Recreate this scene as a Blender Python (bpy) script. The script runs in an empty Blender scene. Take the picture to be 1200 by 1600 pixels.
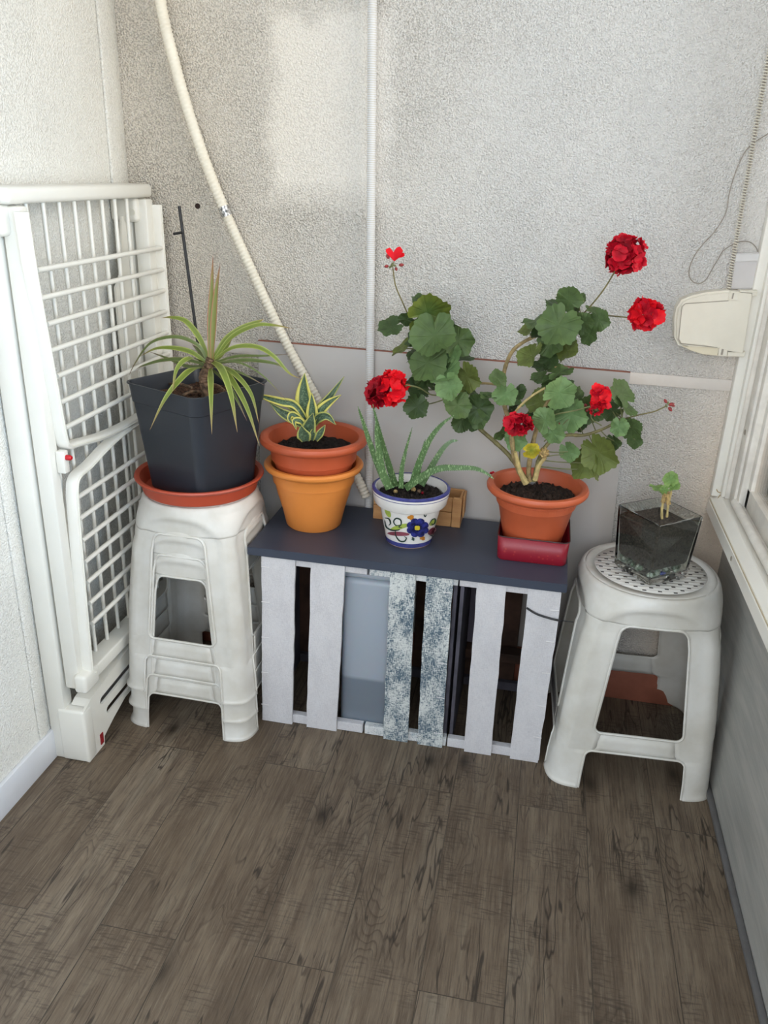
import bpy, bmesh, math, random
from mathutils import Vector, Matrix
random.seed(7)
C = bpy.context.scene.collection
PI = math.pi
V = Vector
# ------------------------------------------------------------------ camera
F_PX = 1280.0
RIGHT = V((0.97994823, 0.19635066, 0.03388038))
DOWN = V((0.10647569, -0.37231164, -0.92197992))
FWD = V((-0.16841731, 0.90710003, -0.38575271))
CAM = V((0.0, -2.235, 1.5))
cd = bpy.data.cameras.new('camera'); cam = bpy.data.objects.new('camera', cd); C.objects.link(cam)
U = -DOWN; B = -FWD
cam.matrix_world = Matrix(((RIGHT.x, U.x, B.x, CAM.x), (RIGHT.y, U.y, B.y, CAM.y), (RIGHT.z, U.z, B.z, CAM.z), (0, 0, 0, 1)))
cd.sensor_fit = 'VERTICAL'; cd.sensor_height = 36; cd.lens = F_PX/1600*36; cd.clip_start = 0.02
bpy.context.scene.camera = cam
def ray(px, py):
    return (RIGHT*((px-600)/F_PX) + DOWN*((py-800)/F_PX) + FWD)
def at(px, py, Y=None, X=None, Z=None):      # surveyed point of the place: where the sight line meets a wall-parallel plane
    d = ray(px, py)
    if Y is not None: t = (Y-CAM.y)/d.y
    elif X is not None: t = (X-CAM.x)/d.x
    else: t = (Z-CAM.z)/d.z
    return CAM + d*t
# ------------------------------------------------------------------ object helpers
def thing(name, label, cat, loc=(0, 0, 0), group=None, rotz=0):
    o = bpy.data.objects.new(name, None); C.objects.link(o)
    o.empty_display_size = 0.05
    o.location = loc; o.rotation_euler = (0, 0, rotz); o['label'] = label; o['category'] = cat
    if group: o['group'] = group
    return o
def tag(o, label, cat, group=None):
    o['label'] = label; o['category'] = cat
    if group: o['group'] = group
    return o
def finish(name, bm, m, parent=None, smooth=True, angle=40, mods=None, local=False):
    """link bm as one mesh object; world coordinates unless local"""
    bmesh.ops.remove_doubles(bm, verts=bm.verts, dist=1e-6)
    me = bpy.data.meshes.new(name)
    if parent is not None and not local:
        p = parent; mw = Matrix.Identity(4)
        chain = []
        while p is not None: chain.append(p); p = p.parent
        for q in reversed(chain): mw = mw @ Matrix.LocRotScale(q.location, q.rotation_euler, q.scale)
        bmesh.ops.transform(bm, matrix=mw.inverted(), verts=bm.verts)
    if smooth:
        for f in bm.faces: f.smooth = True
        for e in bm.edges:
            if len(e.link_faces) == 2 and e.calc_face_angle(0) > math.radians(angle): e.smooth = False
    bm.to_mesh(me); bm.free()
    o = bpy.data.objects.new(name, me); C.objects.link(o)
    if m is not None: me.materials.append(m)
    if parent is not None: o.parent = parent
    return o
def struct(name, bm, m, parent=None, **k):
    o = finish(name, bm, m, parent, **k)
    if parent is None: o['kind'] = 'structure'
    return o
def solid(o, t, off=-1, even=True):
    md = o.modifiers.new('thick', 'SOLIDIFY'); md.thickness = t; md.offset = off; md.use_even_offset = even
    return o
def nb(): return bmesh.new()
def box(bm, x0, x1, y0, y1, z0, z1, bev=0.0, seg=2, mat=None):
    r = bmesh.ops.create_cube(bm, size=1)
    vs = r['verts']
    bmesh.ops.scale(bm, vec=(abs(x1-x0), abs(y1-y0), abs(z1-z0)), verts=vs)
    bmesh.ops.translate(bm, vec=((x0+x1)/2, (y0+y1)/2, (z0+z1)/2), verts=vs)
    if bev > 0:
        es = list({e for v in vs for e in v.link_edges})
        r = bmesh.ops.bevel(bm, geom=es, offset=bev, segments=seg, affect='EDGES', profile=0.5)
        vs = list({v for f in r['faces'] for v in f.verts} | {v for v in vs if v.is_valid})
    if mat is not None: bmesh.ops.transform(bm, matrix=mat, verts=vs)
    return vs
def ring_loft(bm, rings, closed=True, cap0=False, cap1=False):
    vr = [[bm.verts.new(p) for p in r] for r in rings]
    n = len(vr[0])
    for a, b in zip(vr, vr[1:]):
        for i in range(n if closed else n-1):
            j = (i+1) % n
            try: bm.faces.new((a[i], a[j], b[j], b[i]))
            except ValueError: pass
    if cap0: bm.faces.new(list(reversed(vr[0])))
    if cap1: bm.faces.new(vr[-1])
    return vr
def lathe(bm, prof, c, seg=64, z=0):
    """prof: list of (r, z) from outside bottom round to inside; c: centre (x, y)"""
    rings = []
    for r, h in prof:
        rings.append([V((c[0]+max(r, 1e-4)*math.cos(2*PI*i/seg), c[1]+max(r, 1e-4)*math.sin(2*PI*i/seg), z+h)) for i in range(seg)])
    ring_loft(bm, rings)
    bmesh.ops.recalc_face_normals(bm, faces=bm.faces)
def cat(pts, n=8):
    """Catmull-Rom resample"""
    P = [V(p) for p in pts]
    if len(P) < 3: 
        return [P[0].lerp(P[-1], i/n) for i in range(n+1)]
    P = [P[0]*2-P[1]] + P + [P[-1]*2-P[-2]]
    out = []
    for i in range(1, len(P)-2):
        p0, p1, p2, p3 = P[i-1:i+3]
        for k in range(n):
            t = k/n
            out.append(0.5*((2*p1)+(p2-p0)*t+(2*p0-5*p1+4*p2-p3)*t*t+(3*p1-p0-3*p2+p3)*t**3))
    out.append(P[-2]); return out
def tube(bm, pts, r, seg=8, caps=True):
    """r: number or function of t"""
    pts = [V(p) for p in pts]; n = len(pts); rings = []
    T = []
    for i in range(n):
        d = pts[min(i+1, n-1)]-pts[max(i-1, 0)]
        T.append(d.normalized() if d.length > 0 else V((0, 0, 1)))
    ref = V((0, 0, 1)) if abs(T[0].z) < .9 else V((1, 0, 0))
    N = T[0].cross(ref).normalized()
    for i in range(n):
        N = (N - T[i]*N.dot(T[i]))
        if N.length < 1e-6: N = T[i].orthogonal()
        N.normalize(); Bn = T[i].cross(N)
        rr = r(i/(n-1)) if callable(r) else r
        rings.append([pts[i]+(N*math.cos(2*PI*k/seg)+Bn*math.sin(2*PI*k/seg))*rr for k in range(seg)])
    ring_loft(bm, rings, cap0=caps, cap1=caps)
def arc_rect(x0, x1, z0, z1, r, n=5):
    """rounded rectangle outline as 2D points"""
    out = []
    for cx, cz, a in ((x1-r, z0+r, -90), (x1-r, z1-r, 0), (x0+r, z1-r, 90), (x0+r, z0+r, 180)):
        for k in range(n+1):
            t = math.radians(a+90*k/n); out.append((cx+r*math.cos(t), cz+r*math.sin(t)))
    return out
def prism(bm, pts, d):
    """extrude closed polygon of 3D points along vector d"""
    a = [bm.verts.new(V(p)) for p in pts]; b = [bm.verts.new(V(p)+V(d)) for p in pts]
    n = len(a)
    bm.faces.new(a); bm.faces.new(list(reversed(b)))
    for i in range(n): bm.faces.new((a[i], b[i], b[(i+1) % n], a[(i+1) % n]))
    bmesh.ops.recalc_face_normals(bm, faces=bm.faces)
# ------------------------------------------------------------------ materials
def lin(c):
    return tuple((x/12.92 if x <= .04045 else ((x+.055)/1.055)**2.4) for x in [v/255 for v in c]) + (1,)
class NT:
    def __init__(s, name):
        s.m = bpy.data.materials.new(name); s.m.use_nodes = True
        s.t = s.m.node_tree; s.b = s.t.nodes['Principled BSDF']
    def n(s, typ, **k):
        nd = s.t.nodes.new(typ)
        for a, v in k.items():
            if a in nd.inputs.keys(): nd.inputs[a].default_value = v
            else: setattr(nd, a, v)
        return nd
    def l(s, a, b): s.t.links.new(a, b)
    def mix(s, fac, a, b, mode='MIX'):
        nd = s.n('ShaderNodeMix', data_type='RGBA', blend_type=mode)
        for sock, v in ((nd.inputs[0], fac), (nd.inputs[6], a), (nd.inputs[7], b)):
            if isinstance(v, (int, float)) and sock.type == 'VALUE': sock.default_value = v
            elif isinstance(v, tuple): sock.default_value = v
            else: s.l(v, sock)
        return nd.outputs[2]
    def math(s, op, a, b=0.0, c=None):
        nd = s.n('ShaderNodeMath', operation=op)
        for i, v in enumerate((a, b) + ((c,) if c is not None else ())):
            if isinstance(v, (int, float)): nd.inputs[i].default_value = v
            else: s.l(v, nd.inputs[i])
        return nd.outputs[0]
    def ramp(s, fac, stops):
        nd = s.n('ShaderNodeValToRGB'); cr = nd.color_ramp
        while len(cr.elements) < len(stops): cr.elements.new(0.5)
        for e, (p, c) in zip(cr.elements, stops): e.position = p; e.color = c
        s.l(fac, nd.inputs[0]); return nd.outputs[0]
    def bump(s, h, strength=.3, dist=.01):
        nd = s.n('ShaderNodeBump'); nd.inputs['Strength'].default_value = strength; nd.inputs['Distance'].default_value = dist
        s.l(h, nd.inputs['Height']); s.l(nd.outputs[0], s.b.inputs['Normal'])
    def obj(s, scale=(1, 1, 1)):
        tc = s.n('ShaderNodeTexCoord'); mp = s.n('ShaderNodeMapping'); mp.inputs['Scale'].default_value = scale
        s.l(tc.outputs['Object'], mp.inputs[0]); return mp.outputs[0]
    def geo(s, scale=(1, 1, 1), loc=(0, 0, 0)):
        tc = s.n('ShaderNodeNewGeometry'); mp = s.n('ShaderNodeMapping'); mp.inputs['Scale'].default_value = scale; mp.inputs['Location'].default_value = loc
        s.l(tc.outputs['Position'], mp.inputs[0]); return mp.outputs[0]
    def noise(s, vec, scale, detail=3, rough=.5):
        nd = s.n('ShaderNodeTexNoise'); nd.inputs['Scale'].default_value = scale; nd.inputs['Detail'].default_value = detail; nd.inputs['Roughness'].default_value = rough
        s.l(vec, nd.inputs['Vector']); return nd.outputs[0]
def plain(name, rgb, rough=.5, var=.12, scale=12, bump=0, bscale=60, spec=.5, dark=None, trans=0, sheen=0):
    t = NT(name); c = lin(rgb); v = t.geo()
    d = dark if dark else tuple(max(0, x*(1-var*1.6)) for x in c[:3])+(1,)
    if dark: d = lin(dark)
    n = t.noise(v, scale, 4, .6)
    col = t.mix(t.ramp(n, [(.35, (0, 0, 0, 1)), (.65, (1, 1, 1, 1))]), d, c)
    t.l(col, t.b.inputs['Base Color']); t.b.inputs['Roughness'].default_value = rough
    t.b.inputs['Specular IOR Level'].default_value = spec
    if bump: t.bump(t.noise(v, bscale, 4, .6), bump, .004)
    if trans:
        t.b.inputs['Subsurface Weight'].default_value = trans; t.b.inputs['Subsurface Radius'].default_value = (.01, .01, .01); t.b.inputs['Subsurface Scale'].default_value = 1
    return t.m
def roughcast(name, base, grime, speck, bstr=.6, smoothpatch=False):
    t = NT(name); v = t.geo()
    n1 = t.noise(v, 220, 2, .55); n2 = t.noise(v, 420, 2, .5)
    vo = t.n('ShaderNodeTexVoronoi', feature='F1'); vo.inputs['Scale'].default_value = 215; t.l(v, vo.inputs['Vector'])
    h = t.math('ADD', t.math('MULTIPLY', t.math('SUBTRACT', 1.0, vo.outputs['Distance']), .45), t.math('ADD', t.math('MULTIPLY', n1, .8), t.math('MULTIPLY', n2, .35)))
    sx = t.n('ShaderNodeSeparateXYZ'); t.l(v, sx.inputs[0])
    big = t.noise(v, 2.6, 3, .6)
    sm = None; amt = t.ramp(big, [(.35, (speck*.35,)*3+(1,)), (.65, (speck,)*3+(1,))])
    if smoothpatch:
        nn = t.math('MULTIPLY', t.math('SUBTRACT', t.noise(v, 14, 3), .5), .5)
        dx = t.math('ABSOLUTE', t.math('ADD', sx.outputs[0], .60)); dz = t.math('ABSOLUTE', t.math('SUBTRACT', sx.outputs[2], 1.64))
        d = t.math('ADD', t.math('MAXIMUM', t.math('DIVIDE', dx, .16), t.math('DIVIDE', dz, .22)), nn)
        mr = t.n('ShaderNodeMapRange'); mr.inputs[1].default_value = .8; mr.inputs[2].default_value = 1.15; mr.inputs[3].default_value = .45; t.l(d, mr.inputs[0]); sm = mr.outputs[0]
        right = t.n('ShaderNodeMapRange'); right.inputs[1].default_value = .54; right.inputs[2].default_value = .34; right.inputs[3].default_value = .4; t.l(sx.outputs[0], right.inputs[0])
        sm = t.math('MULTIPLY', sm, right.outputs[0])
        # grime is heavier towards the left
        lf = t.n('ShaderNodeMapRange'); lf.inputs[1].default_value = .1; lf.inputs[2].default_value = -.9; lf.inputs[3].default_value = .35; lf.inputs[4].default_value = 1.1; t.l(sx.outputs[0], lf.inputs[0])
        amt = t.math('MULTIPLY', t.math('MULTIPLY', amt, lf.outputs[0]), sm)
    crev = t.ramp(h, [(.70, (1, 1, 1, 1)), (.80, (.32, .32, .32, 1)), (.95, (0, 0, 0, 1))])
    f = t.math('MULTIPLY', crev, amt)
    c1 = t.mix(t.ramp(t.noise(v, 4, 3), [(.35, (0, 0, 0, 1)), (.7, (1, 1, 1, 1))]), lin(base), tuple(x*.94 for x in lin(base)[:3])+(1,))
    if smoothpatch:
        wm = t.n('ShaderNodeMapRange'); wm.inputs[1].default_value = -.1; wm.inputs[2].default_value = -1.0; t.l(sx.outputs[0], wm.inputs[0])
        c1 = t.mix(wm.outputs[0], c1, lin((236, 228, 214)))  # warm light towards the left, painted into the plaster's base colour
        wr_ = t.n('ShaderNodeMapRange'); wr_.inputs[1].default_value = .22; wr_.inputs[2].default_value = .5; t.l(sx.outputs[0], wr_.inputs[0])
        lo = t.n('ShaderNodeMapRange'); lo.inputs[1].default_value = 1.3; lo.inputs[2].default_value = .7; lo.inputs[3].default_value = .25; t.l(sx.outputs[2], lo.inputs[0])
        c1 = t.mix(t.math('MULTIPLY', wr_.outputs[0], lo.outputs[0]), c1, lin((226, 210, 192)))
    t.l(t.mix(f, c1, lin(grime)), t.b.inputs['Base Color']); t.b.inputs['Roughness'].default_value = .7; t.b.inputs['Specular IOR Level'].default_value = .3
    t.bump(t.math('MULTIPLY', h, sm) if sm is not None else h, bstr, .0105 if smoothpatch else .007)
    return t.m
M = {}
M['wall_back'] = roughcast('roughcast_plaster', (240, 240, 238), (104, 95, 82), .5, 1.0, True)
M['wall_left'] = roughcast('painted_roughcast', (235, 233, 225), (132, 128, 120), .3, .7)
M['band'] = plain('painted_band', (222, 214, 206), .6, .05, 9, .15, 120)
M['skirt_white'] = plain('white_skirting', (222, 224, 228), .5, .05, 6)
M['plastic_white'] = plain('white_rack_plastic', (225, 223, 214), .35, .03, 5)
M['plastic_white2'] = plain('white_frame_metal', (226, 224, 212), .38, .05, 8)
M['stool'] = plain('stool_plastic', (218, 217, 212), .36, .09, 7, .05, 200, dark=(200, 197, 188))
M['cream'] = plain('aged_cream_plastic', (232, 226, 210), .4, .05, 10)
M['sleeve'] = plain('sleeve_plastic', (206, 204, 198), .5, .03)
M['cream2'] = plain('yellowed_plastic', (222, 212, 186), .4, .05, 10)
M['win'] = plain('window_enamel', (242, 239, 230), .3, .04, 6)
M['win2'] = plain('window_aluminium', (240, 235, 226), .4, .10, 20)
M['seal'] = plain('seal_strip', (205, 190, 160), .6, .1, 20)
M['grey_tile'] = plain('grey_trim', (104, 103, 103), .6, .12, 20)
M['terra_skirt'] = plain('terracotta_skirting_tile', (158, 96, 76), .6, .15, 14)
M['terra'] = plain('terracotta_plastic', (188, 88, 54), .45, .06, 14)
M['terra2'] = plain('geranium_pot_plastic', (196, 96, 60), .42, .07, 12)
M['terra3'] = plain('saucer_plastic', (178, 74, 50), .4, .05, 12)
M['orange'] = plain('orange_plastic', (226, 140, 66), .42, .04, 12)
M['black_pot'] = plain('anthracite_plastic', (42, 47, 55), .42, .1, 6)
M['black'] = plain('black_plastic', (28, 28, 30), .5, .1, 20)
M['foil'] = NT('foil_tape'); _f = M['foil']; _f.b.inputs['Metallic'].default_value = .9; _f.b.inputs['Roughness'].default_value = .3
_f.l(_f.ramp(_f.noise(_f.geo(), 130, 2), [(.4, (.15, .15, .15, 1)), (.6, (.8, .8, .8, 1))]), _f.b.inputs['Base Color']); M['foil'] = _f.m
M['tab'] = plain('slate_blue_paint', (60, 68, 84), .42, .06, 5, .04, 60)
M['board'] = plain('grey_melamine', (192, 188, 184), .4, .02, 3)
M['board_edge'] = plain('reddish_board_edge', (150, 92, 74), .6, .2, 30)
M['red'] = plain('red_plastic', (190, 20, 30), .4, .05)
M['redsticker'] = plain('red_sticker', (160, 30, 40), .5, .3, 200)
M['blue_glaze'] = plain('blue_glaze', (70, 74, 140), .25, .2, 60)
M['flower_blue'] = plain('painted_blue', (54, 60, 142), .3, .5, 90)
M['flower_dark'] = plain('painted_dark_blue', (26, 28, 66), .3, .1, 90)
M['paint_yellow'] = plain('painted_yellow', (222, 204, 60), .3, .2, 200)
M['paint_green'] = plain('painted_green', (168, 188, 84), .3, .15, 60)
M['paint_line'] = plain('painted_dark_green', (44, 66, 58), .3, .1, 60)
M['paint_burg'] = plain('painted_burgundy', (142, 74, 88), .3, .2, 60)
M['paint_orange'] = plain('painted_orange', (214, 140, 50), .3, .2, 60)
M['ceramic'] = plain('white_glazed_ceramic', (232, 230, 226), .16, .04, 30)
M['ceramic_foot'] = plain('bare_clay', (168, 132, 120), .7, .1, 60)
M['petiole'] = plain('green_stalk', (120, 124, 80), .5, .2, 40)
M['woody'] = plain('woody_stem', (168, 146, 100), .7, .35, 60, .4, 200)
M['woody_g'] = plain('greenish_stem', (128, 120, 74), .6, .3, 60, .3, 200)
M['pale_stem'] = plain('pale_stem', (206, 186, 126), .6, .25, 60, .3, 200)
M['trunk'] = plain('ringed_bark', (134, 106, 82), .8, .5, 80, .6, 160)
M['bud'] = plain('bud_red', (170, 60, 60), .5, .4, 200)
M['dry'] = plain('dried_leaf', (198, 168, 110), .8, .4, 150, .5, 200)
M['cord'] = plain('grey_cord', (158, 150, 138), .6, .1)
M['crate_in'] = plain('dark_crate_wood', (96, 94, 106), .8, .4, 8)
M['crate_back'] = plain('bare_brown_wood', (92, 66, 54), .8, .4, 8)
M['staple'] = plain('staple_wire', (226, 224, 224), .4, .1)
M['hole'] = plain('drilled_hole', (60, 42, 36), .9, .4, 200)
def painted_wood(name, base, under, cover, soft=.05, sub=None):
    t = NT(name); n = t.noise(t.geo((1, 1, .22)), 420, 4, .75); n2 = t.noise(t.geo((.2, 1, 1)), 420, 4, .75); n3 = t.noise(t.geo((1, 1, .5)), 22, 4, .65)
    k = t.math('ADD', t.math('ADD', t.math('MULTIPLY', n, .46), t.math('MULTIPLY', n2, .42)), t.math('MULTIPLY', n3, .36))
    f = t.ramp(k, [(cover-soft, (1, 1, 1, 1)), (cover+soft, (0, 0, 0, 1))])
    t.l(t.mix(f, lin(base), lin(under)), t.b.inputs['Base Color']); t.b.inputs['Roughness'].default_value = .6
    t.bump(t.math('ADD', n, n2), .5, .003); return t.m
M['slat_white'] = painted_wood('white_painted_slat', (218, 217, 220), (194, 193, 198), .56, .12)
M['slat_worn'] = painted_wood('worn_blue_white_slat', (214, 218, 216), (66, 92, 110), .615, .045)
M['rail_worn'] = painted_wood('worn_rail', (222, 224, 224), (104, 128, 142), .56, .06)
def raw_wood(name, a, b, axis=(1, .08, 1), sc=60):
    t = NT(name); v = t.obj(axis); n = t.noise(v, sc, 5, .65)
    t.l(t.mix(t.ramp(n, [(.3, (0, 0, 0, 1)), (.7, (1, 1, 1, 1))]), lin(a), lin(b)), t.b.inputs['Base Color'])
    t.b.inputs['Roughness'].default_value = .6; t.bump(n, .2, .002); return t.m
M['box_wood'] = raw_wood('light_box_wood', (170, 120, 72), (196, 150, 98), (.15, .15, 1))
# floor
def floor_mat():
    t = NT('grey_brown_vinyl_planks'); 
    g = t.n('ShaderNodeNewGeometry'); sx = t.n('ShaderNodeSeparateXYZ'); t.l(g.outputs['Position'], sx.inputs[0])
    cx = t.n('ShaderNodeCombineXYZ')
    t.l(t.math('ADD', sx.outputs[1], 1.10+1.14*4), cx.inputs[0]); t.l(t.math('ADD', sx.outputs[0], .62+.171*10), cx.inputs[1])
    br = t.n('ShaderNodeTexBrick'); br.offset = .5; br.offset_frequency = 2
    br.inputs['Scale'].default_value = 1; br.inputs['Mortar Size'].default_value = .0013; br.inputs['Mortar Smooth'].default_value = .3
    br.inputs['Brick Width'].default_value = 1.14; br.inputs['Row Height'].default_value = .171
    br.inputs['Color1'].default_value = (0, 0, 0, 1); br.inputs['Color2'].default_value = (1, 1, 1, 1); br.inputs['Bias'].default_value = 0
    t.l(cx.outputs[0], br.inputs['Vector'])
    bc = t.n('ShaderNodeSeparateColor'); t.l(br.outputs['Color'], bc.inputs[0]); rnd = bc.outputs[0]
    # per plank shifted grain coordinates
    off = t.n('ShaderNodeCombineXYZ'); t.l(t.math('MULTIPLY', rnd, 7.3), off.inputs[0]); t.l(t.math('MULTIPLY', rnd, 3.1), off.inputs[1])
    va = t.n('ShaderNodeVectorMath', operation='ADD'); t.l(g.outputs['Position'], va.inputs[0]); t.l(off.outputs[0], va.inputs[1])
    # wobble for cathedral grain
    wob = t.n('ShaderNodeTexNoise'); wob.inputs['Scale'].default_value = 3.2; wob.inputs['Detail'].default_value = 2
    mw = t.n('ShaderNodeMapping'); mw.inputs['Scale'].default_value = (2.6, .5, 1); t.l(va.outputs[0], mw.inputs[0]); t.l(mw.outputs[0], wob.inputs['Vector'])
    rings = t.math('MULTIPLY', t.math('ADD', wob.outputs[0], t.math('MULTIPLY', t.noise(va.outputs[0], 30, 2), .02)), 40.0)
    rings = t.math('FRACT', rings)
    rings = t.ramp(rings, [(0, (0, 0, 0, 1)), (.16, (1, 1, 1, 1)), (.8, (.75, .75, .75, 1)), (1, (0, 0, 0, 1))])
    m1 = t.n('ShaderNodeMapping'); m1.inputs['Scale'].default_value = (1, .035, 1); t.l(va.outputs[0], m1.inputs[0])
    fine = t.noise(m1.outputs[0], 190, 5, .75)
    m2 = t.n('ShaderNodeMapping'); m2.inputs['Scale'].default_value = (1, .12, 1); t.l(va.outputs[0], m2.inputs[0])
    mid = t.noise(m2.outputs[0], 30, 6, .7)
    m3 = t.n('ShaderNodeMapping'); m3.inputs['Scale'].default_value = (.14, 1, 1); t.l(va.outputs[0], m3.inputs[0])
    saw = t.noise(m3.outputs[0], 150, 2, .6)
    big = t.noise(va.outputs[0], 4.5, 4, .6)
    # knots
    vk = t.n('ShaderNodeTexVoronoi', feature='F1'); vk.inputs['Scale'].default_value = 1.0; vk.inputs['Randomness'].default_value = 1
    mk = t.n('ShaderNodeMapping'); mk.inputs['Scale'].default_value = (5.2, 2.6, 1); t.l(va.outputs[0], mk.inputs[0]); t.l(mk.outputs[0], vk.inputs['Vector'])
    kn = t.ramp(vk.outputs['Distance'], [(.03, (1, 1, 1, 1)), (.10, (.35, .35, .35, 1)), (.2, (0, 0, 0, 1))])
    m5 = t.n('ShaderNodeMapping'); m5.inputs['Scale'].default_value = (1, .18, 1); t.l(va.outputs[0], m5.inputs[0])
    streak = t.noise(m5.outputs[0], 11, 4, .6)
    c = t.mix(t.ramp(mid, [(.34, (0, 0, 0, 1)), (.66, (1, 1, 1, 1))]), lin((96, 83, 70)), lin((134, 120, 103)))
    c = t.mix(t.math('MULTIPLY', t.ramp(streak, [(.36, (1, 1, 1, 1)), (.52, (0, 0, 0, 1))]), .55), c, lin((77, 65, 54)))
    c = t.mix(t.math('MULTIPLY', t.ramp(streak, [(.54, (0, 0, 0, 1)), (.68, (1, 1, 1, 1))]), .45), c, lin((142, 133, 118)))
    c = t.mix(t.math('MULTIPLY', rnd, .5), c, lin((92, 77, 61)))
    ringf = t.math('MULTIPLY', t.math('SUBTRACT', 1.0, rings), t.ramp(big, [(.48, (0, 0, 0, 1)), (.6, (.6, .6, .6, 1))]))
    c = t.mix(ringf, c, lin((48, 39, 32)))
    c = t.mix(t.math('MULTIPLY', t.ramp(fine, [(.40, (1, 1, 1, 1)), (.49, (0, 0, 0, 1))]), .45), c, lin((60, 50, 41)))
    c = t.mix(t.math('MULTIPLY', t.ramp(fine, [(.55, (0, 0, 0, 1)), (.72, (1, 1, 1, 1))]), .4), c, lin((158, 147, 130)))
    # long thin cracks following the grain
    m6 = t.n('ShaderNodeMapping'); m6.inputs['Scale'].default_value = (1, .11, 1); t.l(va.outputs[0], m6.inputs[0])
    ck = t.math('ABSOLUTE', t.math('SUBTRACT', t.noise(m6.outputs[0], 16, 3, .55), .5))
    ckf = t.math('MULTIPLY', t.ramp(ck, [(.0, (1, 1, 1, 1)), (.006, (.7, .7, .7, 1)), (.012, (0, 0, 0, 1))]), t.ramp(t.noise(va.outputs[0], 3.5, 2), [(.48, (0, 0, 0, 1)), (.56, (1, 1, 1, 1))]))
    c = t.mix(t.math('MULTIPLY', ckf, .8), c, lin((32, 26, 23)))
    sawf = t.math('MULTIPLY', t.ramp(saw, [(.5, (0, 0, 0, 1)), (.62, (1, 1, 1, 1))]), t.ramp(t.noise(va.outputs[0], 5.5, 2), [(.5, (0, 0, 0, 1)), (.6, (.55, .55, .55, 1))]))
    c = t.mix(sawf, c, lin((56, 48, 41)))
    c = t.mix(t.math('MULTIPLY', kn, .85), c, lin((39, 31, 24)))
    c = t.mix(t.math('MULTIPLY', br.outputs['Fac'], .65), c, lin((25, 22, 19)))
    t.l(c, t.b.inputs['Base Color']); t.b.inputs['Roughness'].default_value = .5; t.b.inputs['Specular IOR Level'].default_value = .35
    hgt = t.math('SUBTRACT', t.math('ADD', fine, t.math('MULTIPLY', rings, .3)), t.math('MULTIPLY', br.outputs['Fac'], 2.0))
    t.bump(hgt, .25, .002)
    return t.m
M['floor'] = floor_mat()
def grey_panel():
    t = NT('grey_wood_grain_panel'); v = t.geo((1, .13, 1)); n = t.noise(v, 26, 5, .65); n2 = t.noise(t.geo((1, .04, 1)), 120, 3, .6)
    c = t.mix(t.ramp(n, [(.3, (0, 0, 0, 1)), (.7, (1, 1, 1, 1))]), lin((148, 148, 144)), lin((178, 176, 170)))
    c = t.mix(t.math('MULTIPLY', t.ramp(n2, [(.5, (0, 0, 0, 1)), (.62, (1, 1, 1, 1))]), .25), c, lin((138, 138, 134)))
    t.l(c, t.b.inputs['Base Color']); t.b.inputs['Roughness'].default_value = .5; t.bump(n2, .12, .002); return t.m
M['grey_panel'] = grey_panel()
def soil_mat(name, a, b, peb=.0):
    t = NT(name); v = t.geo(); n = t.noise(v, 170, 5, .75); n2 = t.noise(v, 420, 2)
    c = t.mix(t.ramp(n, [(.4, (0, 0, 0, 1)), (.62, (1, 1, 1, 1))]), lin(a), lin(b))
    c = t.mix(t.math('MULTIPLY', t.ramp(n2, [(.68, (0, 0, 0, 1)), (.74, (1, 1, 1, 1))]), .6), c, lin((150, 130, 108)))
    t.l(c, t.b.inputs['Base Color']); t.b.inputs['Roughness'].default_value = .95; t.bump(n, .9, .01); return t.m
M['soil'] = soil_mat('potting_soil', (30, 22, 18), (84, 62, 50))
M['soil2'] = soil_mat('dark_damp_soil', (20, 16, 15), (54, 42, 38))
M['soil3'] = soil_mat('bark_soil', (40, 24, 16), (122, 84, 60))
M['soil_glass'] = soil_mat('soil_behind_glass', (64, 58, 52), (104, 94, 84))
def glass(name, col=(1, 1, 1, 1), rough=0.0):
    t = NT(name); t.b.inputs['Transmission Weight'].default_value = 1; t.b.inputs['Roughness'].default_value = rough; t.b.inputs['IOR'].default_value = 1.45
    t.b.inputs['Base Color'].default_value = col; return t.m
M['glass'] = glass('clear_thick_glass', (.93, .98, .96, 1))
def pane_mat():
    t = NT('window_glass'); t.t.nodes.remove(t.b); out = t.t.nodes['Material Output']
    tr = t.n('ShaderNodeBsdfTransparent'); gl = t.n('ShaderNodeBsdfGlossy'); gl.inputs['Roughness'].default_value = .02
    fr = t.n('ShaderNodeFresnel'); fr.inputs['IOR'].default_value = 1.45; mx = t.n('ShaderNodeMixShader')
    t.l(fr.outputs[0], mx.inputs[0]); t.l(tr.outputs[0], mx.inputs[1]); t.l(gl.outputs[0], mx.inputs[2]); t.l(mx.outputs[0], out.inputs[0]); return t.m
M['pane'] = pane_mat()
M['hazy'] = glass('translucent_plastic', (.95, .93, .9, 1), .35)
def tub_mat():
    t = NT('frosted_plastic'); sx = t.n('ShaderNodeSeparateXYZ'); t.l(t.geo(), sx.inputs[0])
    f = t.ramp(sx.outputs[2], [(.165, lin((128, 138, 150))), (.175, lin((172, 182, 194)))])
    t.l(f, t.b.inputs['Base Color']); t.b.inputs['Roughness'].default_value = .35; t.b.inputs['Transmission Weight'].default_value = .15
    t.b.inputs['Subsurface Weight'].default_value = .3; t.b.inputs['Subsurface Scale'].default_value = .02; return t.m
M['tub'] = tub_mat()
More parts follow.
